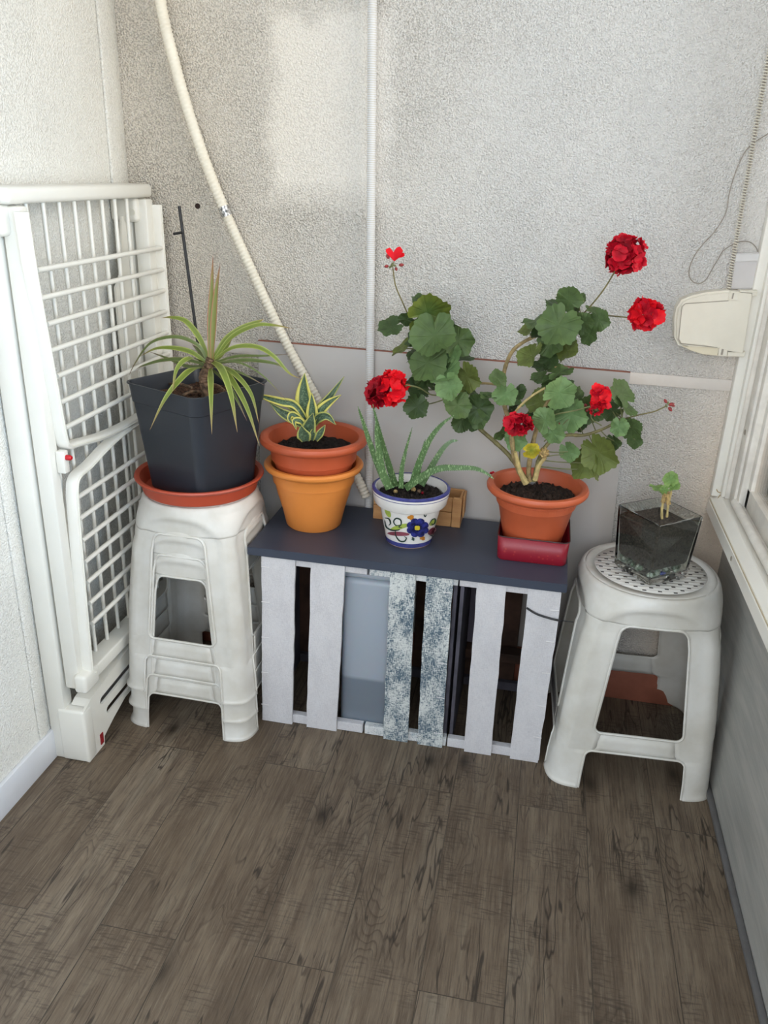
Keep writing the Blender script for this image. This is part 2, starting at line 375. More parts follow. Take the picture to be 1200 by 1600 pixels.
def tin_mat():
    t = NT('dark_red_tin'); v = t.geo(); vo = t.n('ShaderNodeTexVoronoi'); vo.inputs['Scale'].default_value = 75; t.l(v, vo.inputs['Vector'])
    sp = t.ramp(vo.outputs['Distance'], [(.18, (1, 1, 1, 1)), (.26, (0, 0, 0, 1))])
    sx = t.n('ShaderNodeSeparateXYZ'); t.l(v, sx.inputs[0])
    lo = t.ramp(sx.outputs[2], [(.595, (1, 1, 1, 1)), (.615, (0, 0, 0, 1))])
    c = t.mix(t.math('MULTIPLY', t.math('MULTIPLY', sp, lo), .45), lin((142, 22, 42)), lin((186, 70, 60)))
    t.l(c, t.b.inputs['Base Color']); t.b.inputs['Roughness'].default_value = .38; return t.m
M['tin'] = tin_mat()
M['tin_in'] = plain('dark_tin_rim', (58, 34, 34), .4, .1)
def uvnode(t):
    u = t.n('ShaderNodeUVMap'); s = t.n('ShaderNodeSeparateXYZ'); t.l(u.outputs[0], s.inputs[0]); return s.outputs[0], s.outputs[1]
def leafy(name, inner, outer, vein, ring=None, rough=.5):
    """geranium: u = radius, v = angle"""
    t = NT(name); u, v = uvnode(t)
    n = t.noise(t.geo(), 60, 3)
    c = t.mix(u, lin(inner), lin(outer))
    c = t.mix(t.ramp(n, [(.3, (0, 0, 0, 1)), (.75, (.4, .4, .4, 1))]), c, tuple(x*.55 for x in lin(inner)[:3])+(1,))
    vv = t.math('ABSOLUTE', t.math('SINE', t.math('MULTIPLY', v, PI*8)))
    vf = t.math('MULTIPLY', t.ramp(vv, [(0, (1, 1, 1, 1)), (.10, (0, 0, 0, 1))]), .3)
    c = t.mix(vf, c, lin(vein))
    c = t.mix(t.ramp(t.math('ADD', u, t.math('MULTIPLY', vv, .12)), [(.45, (0, 0, 0, 1)), (.62, (.3, .3, .3, 1)), (.78, (0, 0, 0, 1))]), c, tuple(x*.45 for x in lin(inner)[:3])+(1,))
    t.l(c, t.b.inputs['Base Color']); t.b.inputs['Roughness'].default_value = rough; t.b.inputs['Specular IOR Level'].default_value = .3
    t.bump(t.math('ADD', t.math('MULTIPLY', t.noise(t.geo(), 220, 2), .3), t.ramp(vv, [(0, (0, 0, 0, 1)), (.3, (1, 1, 1, 1))])), .35, .003)
    return t.m
M['g_dark'] = leafy('geranium_leaf_dark', (58, 77, 44), (66, 87, 48), (88, 106, 67))
M['g_mid'] = leafy('geranium_leaf_mid', (76, 97, 56), (84, 106, 61), (108, 128, 80))
M['g_light'] = leafy('geranium_leaf_light', (100, 131, 82), (112, 141, 89), (142, 164, 111))
M['g_olive'] = leafy('geranium_leaf_olive', (96, 108, 53), (106, 118, 58), (130, 137, 79))
M['g_yellow'] = leafy('geranium_leaf_yellow', (120, 135, 51), (214, 190, 51), (190, 184, 77))
M['g_spot'] = leafy('geranium_leaf_yellow_edged', (60, 87, 41), (104, 116, 43), (110, 126, 68))
M['seedling'] = leafy('seedling_leaf', (104, 140, 74), (132, 160, 90), (170, 190, 126))
def strapmat(name, mid, edge, tip, ew=.35, stripe=0):
    """u across 0..1, v along"""
    t = NT(name); u, v = uvnode(t)
    e = t.math('MULTIPLY', t.math('ABSOLUTE', t.math('SUBTRACT', u, .5)), 2.0)
    f = t.ramp(e, [(max(0, 1-ew-.06), (0, 0, 0, 1)), (1-ew+.06, (1, 1, 1, 1))])
    c = t.mix(f, lin(mid), lin(edge))
    if stripe:
        nn = t.n('ShaderNodeCombineXYZ'); t.l(t.math('MULTIPLY', v, stripe), nn.inputs[1]); t.l(t.math('MULTIPLY', u, 2.5), nn.inputs[0])
        g = t.n('ShaderNodeNewGeometry'); ad = t.n('ShaderNodeVectorMath', operation='ADD'); t.l(nn.outputs[0], ad.inputs[0]); t.l(g.outputs['Position'], ad.inputs[1])
        nz = t.noise(ad.outputs[0], 3, 3, .7)
        c = t.mix(t.math('MULTIPLY', t.ramp(nz, [(.5, (0, 0, 0, 1)), (.6, (.8, .8, .8, 1))]), t.math('SUBTRACT', 1.0, t.math('MULTIPLY', f, .8))), c, lin((122, 146, 112)))
    if tip: c = t.mix(t.ramp(v, [(.72, (0, 0, 0, 1)), (1, (1, 1, 1, 1))]), c, lin(tip))
    t.l(c, t.b.inputs['Base Color']); t.b.inputs['Roughness'].default_value = .42; return t.m
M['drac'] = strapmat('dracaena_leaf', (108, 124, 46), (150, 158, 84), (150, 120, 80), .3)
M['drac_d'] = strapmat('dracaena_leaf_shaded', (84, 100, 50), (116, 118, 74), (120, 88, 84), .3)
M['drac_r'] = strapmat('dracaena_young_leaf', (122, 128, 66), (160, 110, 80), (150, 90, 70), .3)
M['sans'] = strapmat('variegated_leaf', (66, 92, 70), (214, 206, 104), None, .42, 9)
M['sans2'] = strapmat('variegated_leaf_dark', (62, 84, 66), (176, 178, 96), None, .25, 9)
def aloe_mat():
    t = NT('spotted_aloe_leaf'); n = t.noise(t.geo((1, 1, .45)), 260, 2, .5)
    c = t.mix(t.ramp(n, [(.56, (0, 0, 0, 1)), (.63, (1, 1, 1, 1))]), lin((80, 110, 64)), lin((142, 168, 120)))
    t.l(c, t.b.inputs['Base Color']); t.b.inputs['Roughness'].default_value = .4; return t.m
M['aloe'] = aloe_mat()
def petal_mat(name, a, b):
    t = NT(name); u, v = uvnode(t); c = t.mix(v, lin(b), lin(a))
    t.l(c, t.b.inputs['Base Color']); t.b.inputs['Roughness'].default_value = .55; t.b.inputs['Specular IOR Level'].default_value = .2
    t.b.inputs['Subsurface Weight'].default_value = .0
    return t.m
M['p_bright'] = petal_mat('scarlet_petal', (232, 22, 36), (200, 10, 30))
M['p_dark'] = petal_mat('dark_red_petal', (170, 14, 34), (116, 6, 24))
M['p_mid'] = petal_mat('crimson_petal', (205, 20, 44), (150, 8, 30))
def weave():
    t = NT('woven_seat_plastic'); 
    tc = t.n('ShaderNodeTexCoord'); sx = t.n('ShaderNodeSeparateXYZ'); t.l(tc.outputs['Object'], sx.inputs[0])
    P = .0165
    a = t.math('DIVIDE', sx.outputs[0], P*1.15); b = t.math('DIVIDE', sx.outputs[1], P)
    row = t.math('FLOOR', b); par = t.math('MODULO', t.math('ABSOLUTE', row), 2.0)
    fa = t.math('FRACT', t.math('ADD', t.math('DIVIDE', a, 2.0), t.math('MULTIPLY', par, .5)))
    fb = t.math('FRACT', b)
    ha = t.math('LESS_THAN', fa, .26); hb = t.math('LESS_THAN', fb, .42)
    hole = t.math('MULTIPLY', ha, hb)
    r = t.math('SQRT', t.math('ADD', t.math('POWER', sx.outputs[0], 2.0), t.math('POWER', sx.outputs[1], 2.0)))
    hole = t.math('MULTIPLY', hole, t.math('LESS_THAN', r, .139))
    c = t.mix(hole, lin((220, 218, 212)), lin((46, 42, 38)))
    t.l(c, t.b.inputs['Base Color']); t.b.inputs['Roughness'].default_value = .4
    hgt = t.math('MULTIPLY', t.math('ADD', t.math('SINE', t.math('MULTIPLY', fa, 2*PI)), t.math('SINE', t.math('MULTIPLY', fb, 2*PI))), t.math('LESS_THAN', r, .139))
    t.bump(hgt, .25, .003); return t.m
M['weave'] = weave()
M['pebble_w'] = plain('white_pebble', (206, 214, 200), .4, .25, 80)
M['pebble_b'] = plain('blue_pebble', (70, 88, 190), .2, .2, 80)
M['pebble_g'] = plain('green_grey_pebble', (124, 140, 120), .4, .25, 80)
# ------------------------------------------------------------------ the setting
WY = .035; XL = -1.185; XR = .565
bm = nb(); box(bm, XL-.05, XR+.05, -3.4, WY+.05, -.05, 0); struct('floor', bm, M['floor'], smooth=False)
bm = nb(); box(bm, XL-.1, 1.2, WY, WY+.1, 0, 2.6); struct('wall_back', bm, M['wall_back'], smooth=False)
bm = nb(); box(bm, XL-.1, XL, -3.4, WY+.1, 0, 2.6); struct('wall_left', bm, M['wall_left'], smooth=False)
bm = nb(); box(bm, XR, XR+.12, -3.4, WY, 0, .66); struct('wall_right', bm, M['grey_panel'], smooth=False)
bm = nb(); box(bm, XL-.1, 1.2, -3.4, WY+.1, 2.6, 2.7); struct('ceiling', bm, M['skirt_white'], smooth=False)
bm = nb(); box(bm, XL, XL+.012, -3.4, WY, 0, .088, .002); struct('baseboard_left', bm, M['skirt_white'])
# flat bands framing the roughcast
bm = nb(); box(bm, XL, .50, WY-.006, WY, at(985, 600, Y=WY-.006).z, at(985, 582, Y=WY-.006).z, .002); struct('trim_1', bm, M['band'])
bm = nb(); box(bm, XL+.012, XR, .012, WY, 0, .135, .003); struct('baseboard_back', bm, M['terra_skirt'])
bm = nb(); box(bm, XL, XL+.006, -.685, -.655, .088, 1.35, .003); struct('trim_5', bm, M['wall_left'])
bm = nb(); box(bm, XL, XL+.008, at(156, 40, X=XL+.008).y, WY, 1.0, 2.6, .003); struct('trim_6', bm, M['wall_left'])
bm = nb(); box(bm, .549, XR, -3.4, -.03, 0, .014, .005); struct('trim_7', bm, M['grey_tile'])
# the window on the right
bm = nb()
sec = [(.498, .649), (.498, .681), (.501, .684), (.501, .689), (.507, .692), (.518, .704), (.522, .706), (.527, .706), (.529, .700), (.62, .700), (.62, .655), (XR+.01, .649)]
prism(bm, [(x, WY-.003, z) for x, z in sec], (0, -3.3, 0)); wr = struct('window_1', bm, M['win'], angle=25)
bm = nb(); box(bm, .4995, .503, -3.2, WY-.01, .6835, .6865); finish('seal_strip', bm, M['seal'], wr)
bm = nb(); box(bm, .498, .522, .006, WY, .70, 2.6, .004); box(bm, .520, .530, -.012, WY, .706, 2.6, .003); finish('jamb', bm, M['win'], wr)
bm = nb(); box(bm, .530, .60, -.006, .02, .70, 2.6, .003); box(bm, .541, .575, -.060, -.012, .700, 2.6, .004); box(bm, .548, .568, -.085, -.060, .700, 2.6, .003); finish('side_channel', bm, M['win2'], wr)
bm = nb(); tube(bm, [(.547, -.06, .712), (.547, -3.2, .712)], .011, 12); box(bm, .56, .60, -3.2, 0, .70, .712, .002); finish('sill_track', bm, M['win2'], wr)
bm = nb(); box(bm, .565, .59, -3.2, -.06, .712, .765, .003); box(bm, .565, .59, -.11, -.06, .712, 2.6, .003); box(bm, .565, .59, -1.55, -1.50, .712, 2.6, .003); finish('sash_frame', bm, M['win2'], wr)
bm = nb(); box(bm, .575, .581, -3.2, -.10, .76, 2.6); finish('glass_pane', bm, M['pane'], wr, smooth=False)
bm = nb()
for yy, zz in ((-.33, .667), (-1.1, .667)):
    tube(bm, [(.4995, yy, zz), (.4965, yy, zz)], .006, 14)
tube(bm, [(.541, -.037, .90), (.539, -.037, .90)], .007, 14)
finish('screw_head', bm, M['cord'], wr)
# parapet outside
bm = nb(); box(bm, .75, 1.15, -3.4, WY, .55, .66); struct('wall_outer', bm, plain('outside_ledge', (226, 198, 168), .8, .1, 9), smooth=False)
# drilled hole in wall
bm = nb(); p = at(309, 322, Y=WY); tube(bm, [(p.x, WY-.0015, p.z), (p.x, WY+.01, p.z)], .0075, 14); o = struct('trim_8', bm, M['hole'])
# ------------------------------------------------------------------ board leaning on wall
t = thing('melamine_board', 'large pale grey melamine board with reddish edge leaning on the rough wall', 'board', (-.28, WY-.012, 0))
bl, br_ = at(403, 533, Y=.020), at(985, 583, Y=.020)
bm = nb(); prism(bm, [(bl.x-.01, .020, 0), (.275, .020, 0), (br_.x, .022, br_.z), (bl.x, .022, bl.z)], (0, .008, 0)); finish('panel', bm, M['board'], t, smooth=False)
bm = nb(); prism(bm, [(bl.x, .0215, bl.z), (br_.x, .0215, br_.z), (br_.x, .0215, br_.z+.003), (bl.x, .0215, bl.z+.003)], (0, .009, 0)); finish('top_edge', bm, M['board_edge'], t, smooth=False)
# ------------------------------------------------------------------ pipes
t = thing('cable_conduit', 'straight white cable conduit running down the wall beside the red flowers', 'pipe', (-.48, .0, 0))
a0, a1 = at(578, -60, Y=.008), at(577.5, 640, Y=.008)
bm = nb()
z0 = .02; pts = [V((a1.x+.012, .008, z0)), V((a1.x, .008, a1.z)), V((a0.x, .008, a0.z+.3))]
ln = cat(pts, 90); 
tube(bm, ln, .0112, 16); o = finish('ribbed_sleeve', bm, M['sleeve'], t)
bm = nb()
for i in range(0, 420):
    z = .03 + i*.0052
    if z > 2.3: break
    k = i*.0052/2.27
    q = None
    for A, B_ in zip(ln, ln[1:]):
        if A.z <= z <= B_.z: q = A.lerp(B_, (z-A.z)/(B_.z-A.z)); break
    if q is None: continue
    vs = []
    for h, rr in ((-.0012, .0112), (-.0008, .0119), (.0008, .0119), (.0012, .0112)):
        vs.append([q+V((rr*math.cos(2*PI*j/12), rr*math.sin(2*PI*j/12), h)) for j in range(12)])
    ring_loft(bm, vs)
finish('rib', bm, M['skirt_white'], t)['kind'] = 'stuff'
t = thing('drain_hose', 'flexible white ribbed drain hose slanting down the wall with foil joint', 'hose', (-.6, .01, .56))
hp = [(244, -60), (252, 10), (268, 80), (290, 160), (318, 245), (350, 326), (382, 398), (420, 480), (452, 545), (478, 592), (500, 632), (530, 690), (546, 724), (561, 752), (572, 776)]
pts = cat([at(x, y, Y=.005 if y < 720 else (-.006 if y < 740 else -.022)) for x, y in hp], 26)
dists = [0]
for a, b in zip(pts, pts[1:]): dists.append(dists[-1]+(b-a).length)
Lh = dists[-1]; N = 560; rs = []; j = 0
for i in range(N+1):
    d = Lh*i/N
    while j < len(dists)-2 and dists[j+1] < d: j += 1
    rs.append(pts[j].lerp(pts[j+1], (d-dists[j])/max(1e-9, dists[j+1]-dists[j])))
jt = at(350, 332, Y=.005); ij = min(range(N), key=lambda i: (rs[i]-jt).length)
bm = nb(); tube(bm, rs[:ij-4], lambda s: .0142+.0011*math.sin(s*(ij-4)*PI*.5), 14); finish('upper_hose', bm, M['cream'], t)
bm = nb(); tube(bm, rs[ij+4:], lambda s: .0132+.0012*math.sin(s*(N-ij-4)*PI*.5), 14); finish('lower_hose', bm, M['cream'], t)
bm = nb(); tube(bm, rs[ij-5:ij+6], .0150, 16); finish('foil_joint', bm, M['foil'], t)
# ------------------------------------------------------------------ drying rack
t = thing('drying_rack', 'tall white folding clothes airer folded flat and standing along the left wall', 'drying rack', (-1.12, -.32, 0))
WM = M['plastic_white']
# top cross bar
bm = nb(); box(bm, -1.175, -1.085, -.655, -.012, 1.408, 1.442, .010, 3); finish('top_bar', bm, WM, t)
# two folded legs each end (flat channels)
def leg(name, x0, x1, y0, y1, z0, z1, b=.006):
    bm = nb(); box(bm, x0, x1, y0, y1, z0, z1, b, 2); return finish(name, bm, WM, t)
leg('leg', -1.181, -1.130, -.640, -.600, .0, 1.36)
leg('leg', -1.124, -1.082, -.632, -.597, .225, 1.405)
leg('leg', -1.181, -1.130, -.055, -.012, .0, 1.36)
leg('leg', -1.124, -1.082, -.060, -.020, .225, 1.405)
# inner flat web of the rear leg, wide with a slanted shoulder
bm = nb(); prism(bm, [(-1.150, -.012, .02), (-1.150, -.012, 1.36), (-1.150, -.085, 1.36), (-1.150, -.110, 1.22), (-1.150, -.150, 1.18), (-1.150, -.150, .02)], (.006, 0, 0)); finish('leg_web', bm, WM, t)
# hinge caps
for y0, y1 in ((-.660, -.592), (-.075, -.008)):
    bm = nb(); box(bm, -1.184, -1.104, y0, y1, 1.345, 1.408, .012, 4)
    ycap = y0-.0015
    cp = finish('hinge_cap', bm, WM, t)
    bm = nb(); tube(bm, [(-1.118, y0+.001, 1.372), (-1.118, y0-.003, 1.372)], .009, 18); finish('pivot_pin', bm, M['plastic_white2'], cp)
# body rods (vertical)
for k in range(8):
    y = -.569+k*.0632
    bm = nb(); tube(bm, [(-1.105, y, 1.415), (-1.105, y, .262)], .0052, 10); finish('vertical_rod', bm, WM, t)
bm = nb(); box(bm, -1.118, -1.066, -.600, -.02, .228, .264, .005, 3); finish('lower_bar', bm, WM, t)
# wings: U frames with rungs
def wing(pts, rungs, x, name, w=.0075):
    wg_pts = cat([(x, y, z) for y, z in pts], 8)
    bm = nb()
    rings = []
    n = len(wg_pts)
    for i, p in enumerate(wg_pts):
        d = (wg_pts[min(i+1, n-1)]-wg_pts[max(i-1, 0)]).normalized(); nn = d.cross(V((1, 0, 0))).normalized()
        rings.append([p+nn*(-w)+V((-.014, 0, 0)), p+nn*w+V((-.014, 0, 0)), p+nn*w+V((.009, 0, 0)), p+nn*(w*.5)+V((.013, 0, 0)), p+nn*(-w*.5)+V((.013, 0, 0)), p+nn*(-w)+V((.009, 0, 0))])
    ring_loft(bm, rings, cap0=True, cap1=True); fr = finish(name, bm, WM, t, angle=50)
    # fine groove bead
    bm = nb()
    tube(bm, [p+V((.0135, 0, 0)) for p in wg_pts], .0022, 6); finish('edge_bead', bm, M['plastic_white2'], fr)
    for (ya, yb, z) in rungs:
        bm = nb(); tube(bm, [(x+.006, ya, z), (x+.006, yb, z)], .0062, 10); finish('rung', bm, WM, t)
w1 = [(-.634, 1.395), (-.630, 1.30), (-.624, 1.22), (-.612, 1.10), (-.600, .98), (-.592, .905), (-.578, .876), (-.53, .868), (-.42, .852), (-.30, .845), (-.18, .848), (-.07, .862), (-.030, .876), (-.016, .905), (-.016, 1.0), (-.018, 1.2), (-.022, 1.39)]
wing(w1, [(-.618, -.02, z) for z in (1.278, 1.220)] + [(-.605, -.02, z) for z in (1.163, 1.105)] + [(-.592, -.02, z) for z in (1.045, .984)] + [(-.585, -.02, .922)], -1.072, 'upper_wing')
w2 = [(-.605, .268), (-.600, .40), (-.594, .52), (-.586, .66), (-.578, .755), (-.560, .790), (-.50, .800), (-.40, .822), (-.30, .834), (-.20, .834), (-.10, .818), (-.035, .79), (-.020, .75), (-.020, .6), (-.022, .4), (-.024, .268)]
wing(w2, [(-.574, -.024, z) for z in (.743, .688, .629, .570, .513, .453, .394)], -1.070, 'lower_wing', .0075)
bm = nb(); box(bm, -1.092, -1.056, -.645, -.575, .222, .276, .010, 3); cp = finish('lower_hinge', bm, WM, t)
bm = nb(); tube(bm, [(-1.0565, -.592, .258), (-1.0545, -.592, .258)], .004, 12); finish('rivet', bm, M['plastic_white2'], cp)
# latch with red knob
bm = nb(); box(bm, -1.082, -1.060, -.612, -.592, .818, .872, .003); lt = finish('latch', bm, WM, t)
bm = nb(); tube(bm, [(-1.06, -.602, .856), (-1.050, -.602, .856), (-1.046, -.602, .856)], lambda s: .0065 if s < .9 else .004, 14); finish('red_knob', bm, M['red'], lt)
# slotted foot panel running along the bottom
def slotted():
    bm = nb(); X = -1.076
    out = [(-.640, 0), (-.560, 0), (-.557, .024), (-.50, .046), (-.43, .066), (-.22, .066), (-.09, .046), (-.078, .0), (-.014, 0), (-.014, .20), (-.38, .205), (-.60, .176), (-.640, .160)]
    vo = [bm.verts.new((X, y, z)) for y, z in out]
    es = [bm.edges.new((vo[i], vo[(i+1) % len(vo)])) for i in range(len(vo))]
    for y0, z0, y1, z1 in ((-.548, .137, -.05, .162), (-.522, .090, -.05, .108)):
        d = V((0, y1-y0, z1-z0)).normalized(); nn = V((0, -d.z, d.y)); r = .011; a = V((0, y0, z0)); b = V((0, y1, z1)); sl = []
        for q in range(7): th = PI/2+PI*q/6; sl.append(a+d*math.cos(th)*r+nn*math.sin(th)*r)
        for q in range(7): th = -PI/2+PI*q/6; sl.append(b+d*math.cos(th)*r+nn*math.sin(th)*r)
        vv = [bm.verts.new((X, p.y, p.z)) for p in sl]
        es += [bm.edges.new((vv[i], vv[(i+1) % len(vv)])) for i in range(len(vv))]
    bmesh.ops.triangle_fill(bm, use_beauty=True, edges=es)
    r = bmesh.ops.extrude_face_region(bm, geom=list(bm.faces))
    bmesh.ops.translate(bm, vec=(-.007, 0, 0), verts=[v for v in r['geom'] if isinstance(v, bmesh.types.BMVert)])
    bmesh.ops.recalc_face_normals(bm, faces=bm.faces)
    return bm
fo = finish('slotted_foot', slotted(), WM, t, smooth=False)
bm = nb(); prism(bm, [(-1.083, -.62, .165), (-1.083, -.60, .176), (-1.083, -.38, .205), (-1.083, -.02, .20), (-1.083, -.02, .192), (-1.083, -.38, .197), (-1.083, -.60, .168)], (-.040, 0, 0)); finish('top_flange', bm, WM, fo, smooth=False)
bm = nb(); box(bm, -1.153, -1.0745, -.644, -.600, 0.0, .163, .008, 3); finish('foot_cap', bm, WM, fo)
bm = nb(); box(bm, -1.153, -1.0745, -.055, -.012, 0.0, .163, .008, 3); finish('foot_cap', bm, WM, fo)
bm = nb(); box(bm, -1.076, -1.0735, -.580, -.566, .012, .045); finish('sticker', bm, M['redsticker'], fo)

# ------------------------------------------------------------------ stools
H = .557
def make_stool(name, label, loc, rotz, group, woven, W=1.0):
    t = thing(name, label, 'stool', loc, group, rotz)
    cats = {}
    def g(k):
        if k not in cats: cats[k] = nb()
        return cats[k]
    def halfw(z):
        if z < .44: return W*(.2165-.0285*(z/.44))
        k = (z-.44)/(H-.44)
        top = .184*W if k < .6 else W*(.166+.018*math.sqrt(max(0, 1-((k-.6)/.4)**2)))
        return min(W*(.188-.006*k), top)
    def expo(z):
        if z < .20: return 7.0
        if z < .44: return 7.0-3.0*(z-.20)/.24
        k = min(1, (z-.44)/(.535-.44)); return 4.0-1.9*k
    def P(side, u, z, dr=0):
        th = u*PI/4
        # spread parametrisation
        n = expo(z); w = halfw(z)+dr
        c, s = math.cos(th), math.sin(th)
        r = w/((abs(c)**n+abs(s)**n)**(1/n))
        # the apron and the stretcher panel sit back from an arched crease
        if abs(u) < .98 and z > .09:
            ar_ = .528-.10*abs(u)**3.2
            e_ = max(0, min(1, (ar_-z)/.014))*max(0, min(1, (.90-abs(u))/.10))
            r -= .0075*e_*e_*(3-2*e_)*min(1, (z-.09)/.02)
        x, y = s*r, -c*r
        for _ in range(side): x, y = -y, x
        return V((x, y, z))
    wz0, wz1, rr = .168, .478, .020
    az = .112; ar = .014
    def uw(z):  # window half width in u
        base = .66-.10*(z-wz0)/(wz1-wz0)
        if z < wz0+rr: k = (wz0+rr-z)/rr; return base-(1-math.sqrt(max(0, 1-k*k)))*.11
        if z > wz1-rr*1.4: k = (z-(wz1-rr*1.4))/(rr*1.4); return base-(1-math.sqrt(max(0, 1-k*k)))*.16
        return base
    def ua(z):
        base = .70
        if z > az-ar: k = (z-(az-ar))/ar; return base-(1-math.sqrt(max(0, 1-k*k)))*.08
        return base
    zs = [0, .006, .012, .05, az-ar] + [az-ar*(1-math.sin(a*PI/10)) for a in range(1, 6)] + [.125, .14, wz0] + [wz0+rr*(1-math.cos(a*PI/12)) for a in range(1, 7)] + [.22, .27, .32, .37, .41, .43, wz1-rr*1.4] + [wz1-rr*1.4*(1-math.sin(a*PI/12)) for a in range(1, 7)] + [.484, .490, .496, .502, .508, .514, .520, .526, .532, .537, .542, .546, .549, .552, .5545, H]
    for side in range(4):
        for z0, z1 in zip(zs, zs[1:]):
            zm = (z0+z1)/2
            if zm < az: e0, e1, hole, mid = ua(z0), ua(z1), True, None
            elif zm < wz0: 
                e0 = ua(az) if abs(z0-az) < 1e-6 else .58; e1 = .58 if z1 < wz0-1e-6 else uw(wz0)
                hole, mid = False, 'stretcher%d' % side
            elif zm < wz1: e0, e1, hole = uw(z0), uw(z1), True
            else:
                e0 = uw(wz1) if abs(z0-wz1) < 1e-6 else .5; e1 = .5
                hole, mid = False, 'seat'
            def fl(z):   # flare at the very foot
                return .006*max(0, (.010-z)/.010)
            n1 = 7
            for s in (-1, 1):
                lk = 'leg%d' % ((side + (1 if s > 0 else 0)) % 4)
                if zm > wz1: lk = 'seat'
                b = g(lk)
                for k in range(n1):
                    t0, t1 = k/n1, (k+1)/n1
                    q = [P(side, s*(e0+(1-e0)*t0), z0, fl(z0)), P(side, s*(e0+(1-e0)*t1), z0, fl(z0)), P(side, s*(e1+(1-e1)*t1), z1, fl(z1)), P(side, s*(e1+(1-e1)*t0), z1, fl(z1))]
                    if s < 0: q.reverse()
                    b.faces.new([b.verts.new(p) for p in q])
            if not hole:
                b = g(mid); m_ = 12
                for k in range(m_):
                    t0, t1 = -1+2*k/m_, -1+2*(k+1)/m_
                    q = [P(side, e0*t0, z0), P(side, e0*t1, z0), P(side, e1*t1, z1), P(side, e1*t0, z1)]
                    b.faces.new([b.verts.new(p) for p in q])
        # beads around the openings (rolled lips)
        b = g('seat' if False else 'lip%d' % side)
        loop = []
        zw = [z for z in zs if wz0-1e-6 <= z <= wz1+1e-6]
        loop += [P(side, -uw(z), z, .001) for z in zw]; loop += [P(side, u, wz1, .001) for u in (-.3, -.1, .1, .3)]; loop += [P(side, uw(z), z, .001) for z in reversed(zw)]; loop += [P(side, u, wz0, .001) for u in (.3, .1, -.1, -.3)]
        loop.append(loop[0]); tube(b, loop, .0036, 6, caps=False)
        za = [z for z in zs if z <= az+1e-6]
        loop = [P(side, -ua(z), z, .001) for z in za] + [P(side, u, az, .001) for u in (-.3, 0, .3)] + [P(side, ua(z), z, .001) for z in reversed(za)]
        tube(b, loop, .003, 6)
    # top disc
    b = g('seat'); top = [P(s_, u, H) for s_ in range(4) for u in [-1+2*k/10 for k in range(10)]]
    rt = .143*W
    rings = [top, [V((p.x*.97, p.y*.97, H+.0012)) for p in top]]
    rings.append([V((math.atan2(p.y, p.x), 0, 0)) for p in top]); rings[-1] = [V((rt*math.cos(a.x), rt*math.sin(a.x), H+.0008)) for a in rings[-1]]
    ring_loft(b, rings)
    out = {}
    for k, b in cats.items():
        if k.startswith('lip'): continue
        bmesh.ops.remove_doubles(b, verts=b.verts, dist=1e-5)
        nm = 'seat' if k == 'seat' else ('leg' if k.startswith('leg') else 'stretcher')
        out[k] = solid(finish(nm, b, M['stool'], t, angle=60, local=True), .0032, -1)
    for s_ in range(4):
        finish('rolled_lip', cats['lip%d' % s_], M['stool'], out['seat'] if False else t, local=True)
    b = nb(); rings = [[V((r*math.cos(2*PI*k/48), r*math.sin(2*PI*k/48), H+h)) for k in range(48)] for r, h in ((rt+.001, .0006), (.09, 0), (.045, -.0008), (.001, -.001))]
    ring_loft(b, rings); ws = finish('woven_panel', b, M['weave'] if woven else M['stool'], t, local=True); solid(ws, .003, -1)
    return t
make_stool('plastic_stool', 'single white plastic stool with woven seat under the glass planter', (.338, -.203, 0), math.radians(3), None, True)
SX, SY = -.876, -.275
nm = ['white plastic stool at the bottom of the nested stack beside the airer', 'white plastic stool nested in the middle of the stack beside the airer', 'topmost white plastic stool of the nested stack, carrying the red saucer']
for i in range(3):
    make_stool('plastic_stool', nm[i], (SX, SY, .0615*i), math.radians(-1), 'nested white stools on the left', False, .87)
STZ = .0615*2+H+.0018
# ------------------------------------------------------------------ crates
YF = -.355
def slatx(tl, tr, bl_, brr, top, bot):
    return [at(tl[0], tl[1], Y=YF).x, at(tr[0], tr[1], Y=YF).x, at(brr[0], brr[1], Y=YF).x, at(bl_[0], bl_[1], Y=YF).x]
def slat(parent, tl, tr, brr, bl_, mat, zb=0.001, zt=.534):
    a, b, c, d = at(*tl, Y=YF).x, at(*tr, Y=YF).x, at(*brr, Y=YF).x, at(*bl_, Y=YF).x
    bm = nb(); n = 14; L = []; R_ = []
    for k in range(n+1):
        s = k/n; j = .0012
        L.append((d+(a-d)*s+random.uniform(-j, j), YF, zb+(zt-zb)*s)); R_.append((c+(b-c)*s+random.uniform(-j, j), YF, zb+(zt-zb)*s))
    prism(bm, L+R_[::-1], (0, .009, 0)); return finish('slat', bm, mat, parent, smooth=False)
def bxp(parent, name, mat, *a, bev=.001):
    bm = nb(); box(bm, *a, bev, 1); return finish(name, bm, mat, parent)
def staples(par, xs, side):
    for x, z in xs:
        bm = nb(); tube(bm, [(x-.011, YF-.0008, z+random.uniform(-.001, .001)), (x+.011, YF-.0008, z)], .0013, 5); finish('staple', bm, M['staple'], par)
xa, xb, xc, xd = at(409, 1000, Y=YF).x, at(571, 1000, Y=YF).x, at(708, 1020, Y=YF).x, at(862, 1050, Y=YF).x
YB = .0
c1 = thing('wooden_crate', 'white painted wooden crate standing on end at the left under the slate shelf', 'crate', ((xa+xb)/2, -.18, 0), 'crates holding up the shelf')
s1 = slat(c1, (408.6, 868), (461, 875), (456.7, 1131), (410, 1124), M['slat_white'])
slat(c1, (486, 878), (538.6, 884), (525.6, 1145), (478.8, 1135), M['slat_white'])
c2 = thing('wooden_crate', 'worn blue and white wooden crate standing on end in the middle', 'crate', ((xb+xc)/2, -.18, 0), 'crates holding up the shelf')
slat(c2, (610, 893), (649.5, 897), (636.5, 1163), (598, 1158), M['slat_worn'])
